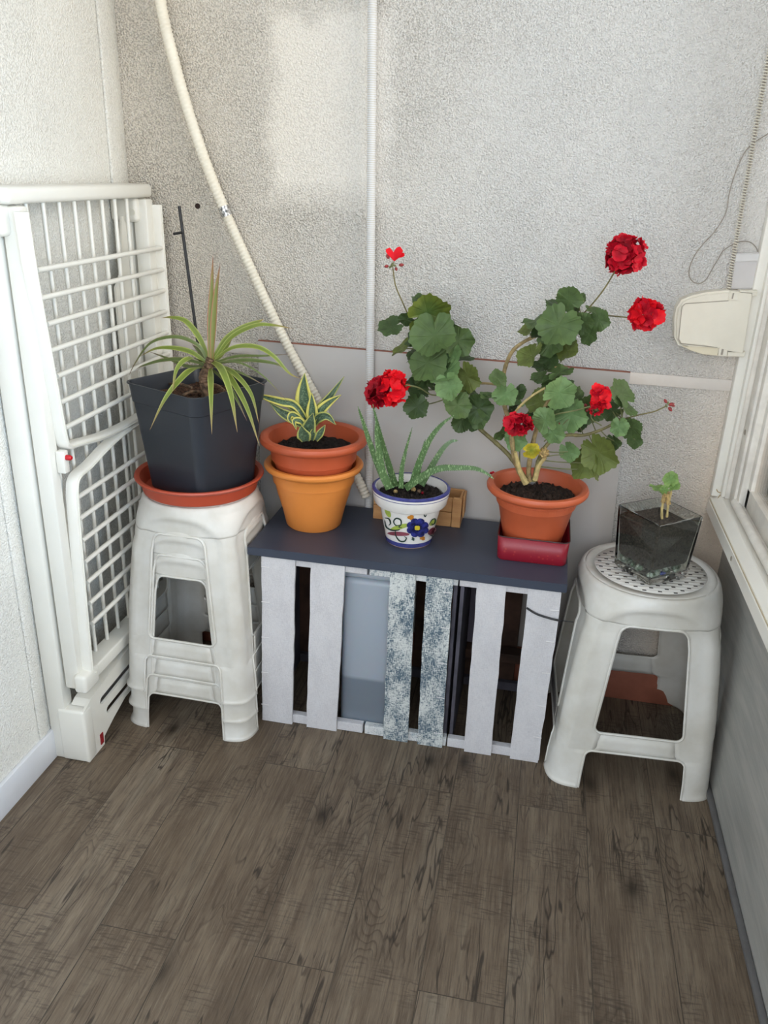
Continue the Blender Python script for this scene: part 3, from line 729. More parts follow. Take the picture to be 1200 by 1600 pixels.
slat(c2, (666, 899), (708, 904), (689.8, 1170), (651.7, 1166), M['slat_worn'])
c3 = thing('wooden_crate', 'white painted wooden crate standing on end at the right under the shelf', 'crate', ((xc+xd)/2, -.18, 0), 'crates holding up the shelf')
slat(c3, (746, 908), (791.7, 914), (767, 1180), (725, 1175), M['slat_white'])
s3 = slat(c3, (826, 918), (878, 926), (840.5, 1192), (796, 1186), M['slat_white'])
for c, x0, x1, mt in ((c1, xa+.002, xb-.003, M['slat_white']), (c2, xb+.003, xc-.002, M['rail_worn']), (c3, xc+.002, xd-.002, M['slat_white'])):
    for z0, z1 in ((.001, .030), (.512, .536)):
        bxp(c, 'rail', mt, x0, x1, YF+.010, YF+.030, z0, z1)
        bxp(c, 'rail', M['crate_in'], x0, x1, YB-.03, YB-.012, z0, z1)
    # base and end boards: back slats
    for q in range(3):
        w = (x1-x0-.03)/3; bxp(c, 'back_slat', M['crate_back'], x0+q*(w+.015), x0+q*(w+.015)+w, YB-.011, YB-.003, .002, .53)
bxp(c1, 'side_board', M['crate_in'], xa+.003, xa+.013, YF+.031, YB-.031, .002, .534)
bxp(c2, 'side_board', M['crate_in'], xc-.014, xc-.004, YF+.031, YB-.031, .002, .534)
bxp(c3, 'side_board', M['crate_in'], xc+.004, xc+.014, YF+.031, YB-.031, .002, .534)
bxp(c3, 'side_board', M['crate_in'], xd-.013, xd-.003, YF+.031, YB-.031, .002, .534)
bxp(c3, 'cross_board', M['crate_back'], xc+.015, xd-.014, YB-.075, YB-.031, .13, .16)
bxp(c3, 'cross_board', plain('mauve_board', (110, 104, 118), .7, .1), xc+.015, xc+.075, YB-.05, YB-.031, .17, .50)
staples(c3, [(at(878-.138*(y-926), y, Y=YF).x-.012, at(878, y, Y=YF).z) for y in (955, 1005, 1055, 1108, 1158)], 1)
staples(c2, [(at(708-.07*(y-904), y, Y=YF).x-.012, at(700, y, Y=YF).z) for y in (926, 982, 1038, 1092, 1148)], 1)
staples(c1, [(at(410, y, Y=YF).x+.008, at(410, y, Y=YF).z) for y in (885, 940, 995, 1050, 1100)], 1)
# zip tie from the right crate
bm = nb(); tube(bm, cat([at(823, 950, Y=YF-.004), at(840, 960, Y=YF-.004), at(866, 968, Y=YF-.006), at(880, 970, Y=YF-.02), at(896, 972, Y=YF-.03)], 6), lambda s: .0028 if s < .6 else .0012, 6)
tag(finish('cable_tie', bm, M['black']), 'black cable tie sticking out across the right crate slat', 'cable tie')
# frosted tub
x0, x1 = at(531, 1020, Y=-.33).x, at(606, 1020, Y=-.33).x
tb = thing('plastic_tub', 'frosted grey plastic tub standing inside the crates behind the slats', 'tub', ((x0+x1)/2, -.24, .002))
bm = nb(); box(bm, x0, x1+.02, -.322, -.12, .005, .485, .018, 4); finish('body', bm, M['tub'], tb)
bm = nb(); box(bm, x0+.004, x1+.014, -.32, -.124, .486, .500, .005, 2); finish('lid', bm, M['tub'], tb)
# shelf board
t = thing('shelf_board', 'slate blue painted board laid across the three crates', 'shelf board', (-.3, -.19, .537))
ftl, ftr = at(385, 853, Z=.5605), at(885, 912, Z=.5605)
bm = nb(); prism(bm, [(-.715, -.362, .537), (.124, -.362, .537), (.126, -.006, .537), (-.715, -.006, .537)], (0, 0, .0235))
bmesh.ops.bevel(bm, geom=bm.edges[:], offset=.0015, segments=2, affect='EDGES'); finish('board', bm, M['tab'], t)
TZ = .5606
# ------------------------------------------------------------------ soil helper
def soil(parent, c, r, z, mat, seed=1, amp=.006, name='soil', square=None, mound=.0):
    rnd = random.Random(seed); bm = nb(); n = 22
    rings = []
    for i in range(n+1):
        rr = r*i/n; ring = []
        for k in range(56):
            a = 2*PI*k/56
            if square is not None:
                aa = a-square; q = max(abs(math.cos(aa)), abs(math.sin(aa))); R = rr/q*(1 if q > .75 else .97)
            else: R = rr
            ring.append(V((c[0]+max(R, 1e-4)*math.cos(a), c[1]+max(R, 1e-4)*math.sin(a), z+mound*(1-(i/n)**2)+(rnd.uniform(-amp, amp) if i < n else -amp))))
        rings.append(ring)
    ring_loft(bm, rings); o = finish(name, bm, mat, parent, angle=180)
    for i in range(26):
        a = rnd.uniform(0, 2*PI); R = r*.85*math.sqrt(rnd.random()); s = rnd.uniform(.003, .007)
        bm2 = nb() if i == 0 else bm2
        q = bmesh.ops.create_icosphere(bm2, subdivisions=1, radius=s)
        bmesh.ops.translate(bm2, vec=(c[0]+R*math.cos(a), c[1]+R*math.sin(a), z+mound*.5+s*.6), verts=q['verts'])
        for v in q['verts']: v.co += V((rnd.uniform(-1, 1), rnd.uniform(-1, 1), rnd.uniform(-1, 1)))*s*.35
    finish('soil_crumbs', bm2, mat, o)['kind'] = 'stuff'
    return o
# ------------------------------------------------------------------ saucer
sc = (SX, SY)
bm = nb(); lathe(bm, [(.001, 0), (.146, 0), (.152, .004), (.160, .034), (.169, .038), (.1725, .043), (.171, .047), (.166, .048), (.158, .044), (.148, .008), (.001, .006)], sc, 80, STZ)
tag(finish('plant_saucer', bm, M['terra3']), 'round terracotta coloured plastic saucer on the stool stack under the black pot', 'saucer')
# ------------------------------------------------------------------ black square pot with dracaena
PZ = STZ+.0085
pc = V((SX+.009, SY-.002))
t = thing('potted_dracaena', 'spiky green dracaena in a tall square black pot on the red saucer', 'potted plant', (pc.x, pc.y, PZ))
ROT = math.radians(66)
def sq(r, z, rad, n=8):
    """rounded square ring, r: half side"""
    pts = arc_rect(-r, r, -r, r, rad, n)
    return [V((pc.x+x*math.cos(ROT)-y*math.sin(ROT), pc.y+x*math.sin(ROT)+y*math.cos(ROT), z)) for x, y in pts]
PT = .288
bm = nb(); prof = [(.001, 0, .0005), (.098, 0, .018), (.101, .004, .02), (.124, PT-.052, .028), (.1265, PT-.050, .028), (.131, PT-.004, .030), (.1345, PT-.003, .030), (.1345, PT, .030), (.130, PT, .030), (.1275, PT-.006, .028), (.120, PT-.06, .026), (.1195, PT-.065, .026)]
ring_loft(bm, [sq(r, PZ+z, rad) for r, z, rad in prof]); bmesh.ops.recalc_face_normals(bm, faces=bm.faces)
finish('square_pot', bm, M['black_pot'], t, angle=25)
bm = nb(); rings = []
rd = random.Random(3)
for i in range(18):
    k = i/17; rg = sq(max(.001, .121*k), PZ+PT-.040, max(.0003, .027*k))
    rings.append([p+V((0, 0, rd.uniform(-.005, .005) if i < 17 else -.004)) for p in rg])
ring_loft(bm, rings); so = finish('soil', bm, M['soil3'], t, angle=180)
for (ax, ay, bx_, by_) in ((262, 600, 300, 606), (285, 618, 312, 612), (330, 600, 352, 612)):
    bm = nb(); a = at(ax, ay, Z=PZ+PT-.033); b = at(bx_, by_, Z=PZ+PT-.030); tube(bm, cat([a, a.lerp(b, .5)+V((0, 0, .005)), b], 5), .004, 6); finish('bark_piece', bm, M['trunk'], so)
# trunk
yb = pc.y-.01
tr = [at(325, 622, Y=yb), at(321, 600, Y=yb), at(319, 588, Y=yb), at(326, 572, Y=yb), at(330, 560, Y=yb)]
bm = nb(); tube(bm, cat(tr, 6), lambda s: .0155+.0012*math.sin(s*60)-.004*s, 14); finish('trunk', bm, M['trunk'], t)
def strap(pts, w, mat, parent, name='leaf', prof=None, fold=.25, face=None, nx=4, local=False, peak=.35):
    """ribbon leaf; w: max width; uv u across, v along. fold: V depth; face: preferred normal"""
    P = cat(pts, 8); n = len(P); bm = nb(); uvl = bm.loops.layers.uv.new('UVMap')
    face = face or V((0, -.75, .65))
    rows = []
    for i, p in enumerate(P):
        s = i/(n-1); d = (P[min(i+1, n-1)]-P[max(i-1, 0)]).normalized()
        sd = d.cross(face)
        if sd.length < .15: sd = d.cross(V((1, 0, 0)))
        sd.normalize(); nn = sd.cross(d).normalized()
        if prof: ww = w*prof(s)
        else: ww = w*(min(1, .55+s/peak*.45) if s < peak else max(.02, 1-((s-peak)/(1-peak))**1.7))
        rows.append([bm.verts.new(p+sd*ww*(k/nx-.5)+nn*abs(k/nx-.5)*2*ww*fold*.5) for k in range(nx+1)])
    for i in range(n-1):
        for k in range(nx):
            f = bm.faces.new((rows[i][k], rows[i][k+1], rows[i+1][k+1], rows[i+1][k]))
            for lp, (uu, vv) in zip(f.loops, ((k/nx, i/(n-1)), ((k+1)/nx, i/(n-1)), ((k+1)/nx, (i+1)/(n-1)), (k/nx, (i+1)/(n-1)))): lp[uvl].uv = (uu, vv)
    return finish(name, bm, mat, parent, angle=180)
DL = [  # pixels along each leaf of the photo's crown, depth at the tip, width, material
 ([(328, 565), (329, 500), (331, 450), (333, 398)], -.27, .017, 'drac_r'),
 ([(331, 565), (334, 505), (338, 455), (344, 412)], -.28, .017, 'drac_r'),
 ([(326, 560), (311, 527), (290, 502), (268, 496), (252, 497)], -.24, .015, 'drac'),
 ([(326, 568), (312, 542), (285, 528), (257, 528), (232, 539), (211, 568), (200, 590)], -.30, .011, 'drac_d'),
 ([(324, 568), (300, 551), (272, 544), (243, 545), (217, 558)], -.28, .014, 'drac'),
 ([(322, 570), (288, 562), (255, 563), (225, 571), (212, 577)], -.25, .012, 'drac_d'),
 ([(322, 568), (297, 560), (277, 576), (269, 613)], -.44, .016, 'drac'),
 ([(324, 575), (300, 578), (280, 595), (257, 625), (234, 672)], -.475, .018, 'drac'),
 ([(329, 575), (329.5, 590), (330, 620), (331, 679)], -.52, .016, 'drac'),
 ([(332, 565), (347, 578), (361, 617), (371, 676)], -.50, .018, 'drac'),
 ([(338, 572), (358, 588), (385, 635), (406, 698)], -.47, .015, 'drac'),
 ([(338, 570), (365, 583), (392, 615), (405, 663)], -.42, .013, 'drac'),
 ([(333, 562), (352, 532), (378, 513), (403, 503), (412, 499)], -.24, .018, 'drac'),
 ([(336, 560), (362, 527), (398, 509), (425, 508), (460, 514)], -.26, .014, 'drac'),
 ([(337, 560), (365, 543), (400, 542), (427, 556), (452, 583), (470, 592)], -.32, .013, 'drac'),
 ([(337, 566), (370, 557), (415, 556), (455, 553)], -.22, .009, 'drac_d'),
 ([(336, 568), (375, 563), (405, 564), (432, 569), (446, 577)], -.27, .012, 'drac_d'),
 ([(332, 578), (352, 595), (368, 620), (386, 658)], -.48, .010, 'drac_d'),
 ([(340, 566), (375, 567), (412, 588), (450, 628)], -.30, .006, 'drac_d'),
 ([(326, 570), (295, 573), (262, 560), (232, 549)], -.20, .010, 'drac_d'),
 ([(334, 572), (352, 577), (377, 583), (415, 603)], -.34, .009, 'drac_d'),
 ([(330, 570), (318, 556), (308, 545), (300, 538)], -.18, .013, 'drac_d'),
 ([(332, 570), (345, 556), (356, 540), (362, 530)], -.20, .013, 'drac'),
]
for pl, ty, w, mt in DL:
    n = len(pl); y0 = yb
    strap([at(x, y, Y=y0+(ty-y0)*min(1, (i/(n-1))**(.55 if ty < -.38 else .8))) for i, (x, y) in enumerate(pl)], w, M[mt], t, peak=.3)
t2 = thing('plant_stake', 'thin black plant stake with short side peg standing in the square pot', 'plant stake', (-.93, -.18, PZ+PT-.05))
a, b = at(280, 322, Y=-.17), at(320, 618, Y=-.17)
bm = nb(); tube(bm, [a, b], .0042, 8); finish('rod', bm, M['black'], t2)
q = at(284.5, 364, Y=-.17); bm = nb(); tube(bm, [q+V((.004, -.004, .002)), at(271, 365.5, Y=-.175)], .0034, 8); finish('peg', bm, M['black'], t2)
# ------------------------------------------------------------------ orange pot + terracotta pot with snake plant
OC = (-.589, -.157)
bm = nb(); lathe(bm, [(.001, 0), (.074, 0), (.078, .004), (.088, .05), (.101, .095), (.109, .130), (.113, .132), (.117, .160), (.122, .166), (.1335, .170), (.1375, .176), (.1375, .181), (.133, .186), (.125, .187), (.118, .183), (.110, .150), (.07, .006), (.001, .005)], OC, 88, TZ)
tag(finish('plastic_pot', bm, M['orange']), 'empty bright orange plastic pot on the slate shelf, holding the red-brown pot', 'plant pot')
t = thing('potted_snake_plant', 'small yellow-edged snake plant in a wide terracotta pot nested in the orange pot', 'potted plant', (OC[0], OC[1], TZ+.13))
Z2 = TZ+.135
bm = nb(); lathe(bm, [(.001, 0), (.09, 0), (.096, .006), (.1075, .045), (.1125, .060), (.1165, .062), (.1205, .094), (.126, .103), (.141, .106), (.1475, .112), (.1485, .119), (.146, .126), (.140, .129), (.131, .129), (.1235, .124), (.115, .09), (.114, .085)], OC, 88, Z2)
finish('round_pot', bm, M['terra'], t)
soil(t, OC, .1155, Z2+.088, M['soil2'], 5, .006)
Ys = OC[1]
def sn(pts, w, mt, y1=None, y0=None, face=None, fold=.5, peak=.4):
    y0 = Ys if y0 is None else y0; y1 = y0 if y1 is None else y1; n = len(pts)
    o = strap([at(x, y, Y=y0+(y1-y0)*i/(n-1)) for i, (x, y) in enumerate(pts)], w, M[mt], t, fold=fold, face=face or V((0, -1, .35)), nx=8, peak=peak); solid(o, .0022, 0)
sn([(480, 664), (477, 635), (475, 610), (476, 583)], .052, 'sans', Ys+.01, Ys+.015, fold=.25)
sn([(486, 664), (488, 650), (488, 633), (487, 614)], .034, 'sans', Ys-.015, Ys-.01, fold=.3)
sn([(484, 662), (497, 643), (516, 620), (538, 588)], .026, 'sans2', Ys+.03, Ys)
sn([(486, 664), (498, 646), (514, 630), (533, 617)], .029, 'sans', Ys, Ys-.01)
sn([(482, 662), (462, 634), (440, 628), (415, 621), (404, 616)], .024, 'sans', Ys-.01, Ys)
sn([(478, 668), (460, 655), (440, 644), (421, 629)], .030, 'sans2', Ys-.01, Ys-.005)
sn([(476, 652), (463, 640), (450, 632), (436, 622)], .020, 'sans2', Ys+.02, Ys)
sn([(484, 684), (483, 673), (486, 660), (489, 645)], .042, 'sans2', Ys-.05, Ys-.035, fold=.3)
sn([(488, 668), (498, 654), (512, 651), (525, 664)], .026, 'sans2', Ys-.03, Ys-.01)
sn([(478, 689), (476, 682), (473, 674), (471, 665)], .040, 'sans2', Ys-.06, Ys-.05, fold=.3)
sn([(494, 688), (499, 680), (504, 672), (508, 664)], .020, 'sans2', Ys-.05, Ys-.05)
sn([(478, 662), (466, 652), (456, 648), (453, 656), (465, 668)], .018, 'sans', Ys-.03, Ys-.01)
sn([(478, 668), (470, 658), (460, 658), (463, 672)], .018, 'sans', Ys-.045, Ys-.03)
sn([(488, 688), (489, 680), (490, 673), (491, 668)], .018, 'sans2', Ys-.045, Ys-.045)
# ------------------------------------------------------------------ wooden box
wx0, wx1 = at(583, 800, Y=-.082).x, at(721, 800, Y=-.082).x
t = thing('wooden_box', 'small open box of pale wood behind the painted ceramic pot', 'box', ((wx0+wx1)/2, -.045, TZ))
for nme, a in (('front_board', (wx0, wx1-.028, -.082, -.074, TZ, TZ+.044)), ('front_board', (wx0, wx1-.028, -.082, -.074, TZ+.0455, TZ+.088)), ('corner_post', (wx1-.027, wx1-.001, -.0835, -.074, TZ, TZ+.090)), ('back_board', (wx0, wx1, -.018, -.010, TZ, TZ+.092)), ('side_board', (wx0, wx0+.008, -.0735, -.0185, TZ, TZ+.090)), ('side_board', (wx1-.0085, wx1-.001, -.0735, -.0185, TZ, TZ+.090)), ('bottom_board', (wx0+.009, wx1-.009, -.0735, -.0185, TZ+.002, TZ+.008)), ('side_board', (wx1, wx1+.006, -.060, -.012, TZ+.025, TZ+.090))):
    bm = nb(); box(bm, *a, .0012, 1); finish(nme, bm, M['box_wood'], t)
# ------------------------------------------------------------------ painted ceramic pot with aloe
WC = (-.306, -.200)
t = thing('potted_aloe', 'spotted aloe in a white ceramic pot painted with a blue flower', 'potted plant', (WC[0], WC[1], TZ))
PRF = [(.001, 0), (.060, 0), (.063, .004), (.0655, .02), (.0835, .108), (.0845, .112), (.0955, .114), (.0985, .118), (.1045, .150), (.1045, .156), (.100, .159), (.0945, .157), (.090, .14), (.089, .136)]
bm = nb(); lathe(bm, PRF, WC, 88, TZ); pot = finish('ceramic_pot', bm, M['ceramic'], t)
def band(z0, z1, mt, nme, dr=.0007):
    def rad(z):
        for (r0, h0), (r1, h1) in zip(PRF[1:11], PRF[2:11]):
            if h0 <= z <= h1 and h1 > h0: return r0+(r1-r0)*(z-h0)/(h1-h0)
        return .1
    bm = nb(); rings = [[V((WC[0]+(rad(z)+dr)*math.cos(2*PI*k/88), WC[1]+(rad(z)+dr)*math.sin(2*PI*k/88), TZ+z)) for k in range(88)] for z in [z0+(z1-z0)*j/4 for j in range(5)]]
    ring_loft(bm, rings); finish(nme, bm, mt, pot)
band(.0, .003, M['ceramic_foot'], 'foot_ring'); band(.004, .0165, M['blue_glaze'], 'blue_band'); band(.1452, .1470, M['blue_glaze'], 'blue_line')
bm = nb(); lathe(bm, [(.1052, .1525), (.1053, .157), (.1005, .1600), (.0965, .1590)], WC, 88, TZ); finish('blue_rim', bm, M['blue_glaze'], pot)
soil(t, WC, .0895, TZ+.136, M['soil2'], 9, .006)
for (x, y, s, mt) in ((618, 768, .006, 'dry'), (646, 765, .007, 'dry'), (655, 768, .006, 'trunk'), (660, 770, .004, 'p_dark'), (638, 765, .003, 'pebble_w')):
    bm = nb(); bmesh.ops.create_icosphere(bm, subdivisions=2, radius=s); bmesh.ops.translate(bm, vec=at(x, y, Z=TZ+.142), verts=bm.verts); finish('fleck', bm, M[mt], t)
def on_pot(px, py, dr=.0012):   # point of the painted outer wall of the pot seen at that place
    d = ray(px, py).normalized(); s = 1.8
    while s < 2.6:
        p = CAM+d*s; h = p.z-TZ; rr = .0625+(.0835-.0625)*min(1, max(0, h/.108))
        if 0 <= h <= .16 and math.hypot(p.x-WC[0], p.y-WC[1]) <= rr+dr: return p
        s += .0004
    return CAM+d*2.1
zc = lambda x, y: (560+x/6, 640+y/6)
def patch(outline, mt, nme, dr=.0012):
    bm = nb(); c = V((sum(p[0] for p in outline)/len(outline), sum(p[1] for p in outline)/len(outline)))
    rings = [[on_pot(*(c.lerp(V(p), k/3)), dr) for p in outline] for k in (.02, 1, 2, 3)]
    ring_loft(bm, rings); finish(nme, bm, mt, pot)
def blob(cx, cy, rx, ry, n, lob, am, mt, nme, dr=.0012, rot=0):
    pts = []
    for k in range(n):
        a = 2*PI*k/n; r = 1-am+am*abs(math.sin(a*lob/2))**.6 if lob else 1
        x, y = rx*r*math.cos(a), ry*r*math.sin(a); c, s = math.cos(rot), math.sin(rot)
        pts.append(zc(cx+x*c-y*s, cy+x*s+y*c))
    patch(pts, mt, nme, dr)
def curl(pts, w, mt=None, nme='painted_scroll'):
    P = cat([V((x, y, 0)) for x, y in pts], 6); bm = nb(); L = []; R_ = []
    for i, p in enumerate(P):
        d = (P[min(i+1, len(P)-1)]-P[max(i-1, 0)]).normalized(); s = i/(len(P)-1); ww = w*(.35+.65*math.sin(PI*s))
        L.append(on_pot(*zc(p.x-d.y*ww, p.y+d.x*ww), .0016)); R_.append(on_pot(*zc(p.x+d.y*ww, p.y-d.x*ww), .0016))
    ring_loft(bm, [L, R_], closed=False); finish(nme, bm, mt or M['paint_line'], pot)
blob(375, 1165, 105, 20, 24, 0, 0, M['paint_burg'], 'painted_stroke', .0010, .05)
blob(690, 1140, 46, 26, 24, 0, 0, M['paint_burg'], 'painted_stroke', .0010, -.7)
blob(390, 1100, 90, 22, 24, 0, 0, M['paint_green'], 'painted_leaf', .0011, -.25)
blob(275, 965, 22, 50, 24, 0, 0, M['paint_green'], 'painted_leaf', .0011, -.45)
blob(700, 1060, 40, 22, 24, 0, 0, M['paint_green'], 'painted_leaf', .0011, -.6)
blob(556, 1108, 108, 92, 64, 8, .16, M['flower_blue'], 'painted_flower', .0018)
blob(552, 1108, 46, 38, 40, 10, .3, M['flower_dark'], 'painted_flower_eye', .0022)
blob(552, 1110, 28, 24, 24, 4, .2, M['paint_yellow'], 'painted_flower_centre', .0026)
blob(492, 1012, 34, 24, 30, 3, .3, M['paint_orange'], 'painted_dot'); blob(602, 1208, 26, 20, 30, 3, .3, M['paint_orange'], 'painted_dot')
curl([(245, 1015), (285, 1025), (300, 1065), (285, 1085)], 7); curl([(245, 1040), (260, 1100), (310, 1130), (370, 1130), (390, 1120)], 7)
curl([(395, 1085), (350, 1085), (330, 1050), (355, 1020), (395, 1035), (400, 1075), (380, 1100), (410, 1110)], 7)
curl([(345, 1130), (350, 1180), (385, 1230), (430, 1235), (450, 1205), (430, 1190)], 7)
curl([(665, 1075), (690, 1035), (720, 1025), (715, 1065), (690, 1080), (690, 1060)], 6); curl([(670, 1180), (700, 1180), (710, 1160)], 6)
curl([(612, 975), (625, 1003), (640, 985)], 6); curl([(495, 1215), (520, 1225), (505, 1200), (530, 1215)], 6)
def aloe(pts, w, y1, y0=None):
    y0 = WC[1] if y0 is None else y0
    n = len(pts); P = cat([at(560+x/6, 640+y/6, Y=y0+(y1-y0)*i/(n-1)) for i, (x, y) in enumerate(pts)], 8)
    bm = nb(); m_ = len(P); rings = []
    for i, p in enumerate(P):
        s = i/(m_-1); d = (P[min(i+1, m_-1)]-P[max(i-1, 0)]).normalized(); f = V((0, -1, .3)); sd = d.cross(f).normalized(); nn = sd.cross(d).normalized()
        ww = w*.57*(1-.92*s**1.6); th = ww*.75
        rings.append([p+sd*ww*math.cos(a)-nn*th*math.sin(a)*(1 if math.sin(a) > 0 else -.1) for a in [2*PI*k/12 for k in range(12)]])
        
    ring_loft(bm, rings, cap0=True, cap1=True); bmesh.ops.recalc_face_normals(bm, faces=bm.faces); lf = finish('leaf', bm, M['aloe'], t)
    bm = nb()
    for i in range(3, m_-2):
        d = (P[i+1]-P[i-1]).normalized(); sd = d.cross(V((0, -1, .3))).normalized(); ww = w*.57*(1-.92*(i/(m_-1))**1.6)
        for sg in (-1, 1):
            b_ = P[i]+sd*sg*ww*.96; tp = b_+sd*sg*.0022+d*.0015
            v1, v2, v3 = bm.verts.new(b_-d*.0015), bm.verts.new(b_+d*.0015), bm.verts.new(tp); bm.faces.new((v1, v2, v3))
    finish('teeth', bm, M['aloe'], lf)
aloe([(290, 745), (200, 560), (110, 320), (45, 120), (-5, -30)], .017, -.24, -.205)
aloe([(295, 745), (225, 580), (195, 400), (170, 230), (165, 110)], .020, -.23, -.22)
aloe([(350, 725), (285, 520), (230, 330), (175, 120), (135, -50)], .016, -.22, -.19)
aloe([(400, 740), (405, 570), (445, 380), (505, 165)], .012, -.23, -.22)
aloe([(510, 690), (570, 500), (670, 280), (780, 140), (895, 55)], .017, -.24, -.20)
aloe([(440, 740), (600, 625), (760, 553), (920, 545), (1080, 550), (1180, 585), (1270, 650)], .017, -.285, -.21)
aloe([(590, 710), (700, 510), (790, 370), (865, 300), (935, 290)], .015, -.16, -.18)
aloe([(560, 640), (600, 400), (628, 275)], .008, -.16, -.17)
# ------------------------------------------------------------------ red tin
tx0, tx1 = -.060, .120; ty0, ty1 = -.262, -.085
def rsq(x0, x1, y0, y1, rad, z, n=6): return [V((x, y, z)) for x, y in arc_rect(x0, x1, y0, y1, rad, n)]
bm = nb(); e = .002
ring_loft(bm, [rsq(tx0+.004+.05, tx1-.054, ty0+.054, ty1-.054, .004, TZ), rsq(tx0+.003, tx1-.003, ty0+.003, ty1-.003, .016, TZ), rsq(tx0, tx1, ty0, ty1, .018, TZ+.004), rsq(tx0-.003, tx1+.003, ty0-.003, ty1+.003, .019, TZ+.068)])
tn = thing('metal_tin', 'dark red square tin with pale dots holding the geranium pot', 'tin', ((tx0+tx1)/2, (ty0+ty1)/2, TZ))
bd = finish('tin_body', bm, M['tin'], tn); solid(bd, .0012, -1)
bm = nb(); lp = rsq(tx0-.003, tx1+.003, ty0-.003, ty1+.003, .019, TZ+.0685); tube(bm, lp+[lp[0]], .0016, 6, caps=False); finish('rolled_rim', bm, M['tin_in'], tn)
# ------------------------------------------------------------------ geranium
GC = (.026, -.173)
GZ = TZ+.014
t = thing('potted_geranium', 'tall sprawling red geranium in a terracotta pot standing in the dark red tin', 'potted plant', (GC[0], GC[1], GZ))
bm = nb(); lathe(bm, [(.001, 0), (.070, 0), (.074, .005), (.086, .06), (.0985, .118), (.1015, .121), (.1070, .146), (.112, .153), (.127, .156), (.1325, .162), (.1335, .169), (.130, .176), (.122, .178), (.115, .175), (.110, .165), (.1055, .13), (.104, .125)], GC, 96, GZ)
gp = finish('round_pot', bm, M['terra2'], t)
bm = nb()
key = [(0, 0), (0, 1), (.8, 1), (.8, .25), (.35, .25), (.35, .6), (.58, .6)]
NK = 30
for k in range(NK):
    if k % 10 > 7: pass
    for (u0, v0), (u1, v1) in list(zip(key, key[1:]))+[((0, 0), (1, 0))]:
        pp = []
        for s in (0, .5, 1):
            u, v = u0+(u1-u0)*s, v0+(v1-v0)*s
            a = 2*PI*(k+u)/NK; z = .1245+.0185*v; r = .1015+(.1070-.1015)*(z-.121)/.025+.0006
            pp.append(V((GC[0]+r*math.cos(a), GC[1]+r*math.sin(a), GZ+z)))
        tube(bm, pp, .0011, 5)
finish('greek_key_band', bm, M['terra2'], gp)
soil(t, GC, .1045, GZ+.142, M['soil'], 4, .009, mound=.008)
bm = nb(); bmesh.ops.create_icosphere(bm, subdivisions=2, radius=.011)
for v in bm.verts: v.co *= random.uniform(.8, 1.2)
bmesh.ops.translate(bm, vec=at(831, 752, Z=GZ+.155), verts=bm.verts); finish('stone', bm, plain('grey_stone', (150, 150, 152), .8, .3, 150), t)
def stem(pts, r0, r1, mt, name='stem', Y=None, nodes=0):
    P3 = cat([at(p[0], p[1], Y=p[2]) for p in pts], 7)
    kk = random.random()*6
    bm = nb(); tube(bm, P3, lambda s: (r0+(r1-r0)*s)*(1+(.16*max(0, math.sin(s*nodes*2*PI+kk))**6 if nodes else 0)), 8); finish(name, bm, M[mt], t); return P3
STP = []
gy = GC[1]
STP += stem([(826, 756, gy), (800, 717, gy+.02), (775, 692, gy+.03), (751, 671, gy+.04), (728, 645, -.11), (700, 616, -.10), (684, 580, -.10), (668, 540, -.09), (652, 512, -.09), (640, 497, -.09)], .0065, .0035, 'woody_g', nodes=9)
STP += stem([(822, 752, gy-.01), (812, 738, gy-.01), (804, 716, gy-.02), (800, 690, gy-.02), (796, 660, gy), (788, 632, gy+.02), (786, 600, -.13), (790, 572, -.12), (803, 546, -.12), (828, 529, -.12), (852, 520, -.12), (880, 508, -.13), (908, 492, -.13)], .0072, .0035, 'woody', nodes=12)
STP += stem([(828, 752, gy), (826, 735, gy), (830, 706, gy), (838, 672, gy+.01), (850, 640, gy+.01), (866, 604, -.14), (868, 575, -.14), (874, 545, -.13), (890, 515, -.13)], .0068, .003, 'woody', nodes=9)
STP += stem([(834, 752, gy), (840, 725, gy), (848, 705, gy-.01), (862, 688, gy-.01), (885, 680, gy-.01), (912, 680, gy), (938, 672, gy), (955, 664, gy), (972, 654, gy+.01)], .0060, .003, 'woody_g', nodes=7)
STP += stem([(800, 650, gy-.01), (815, 632, gy-.02), (832, 618, gy-.02), (852, 606, gy-.02)], .0032, .0028, 'pale_stem')
stem([(742, 600, -.11), (760, 599, -.11), (790, 603, -.12)], .0032, .0030, 'woody', nodes=3)
stem([(822, 756, gy-.012), (812, 735, gy-.015), (805, 706, gy-.03)], .0085, .0045, 'pale_stem', nodes=2)
stem([(836, 750, gy-.005), (842, 728, gy-.005), (852, 715, gy-.01)], .0070, .0045, 'pale_stem', nodes=2)
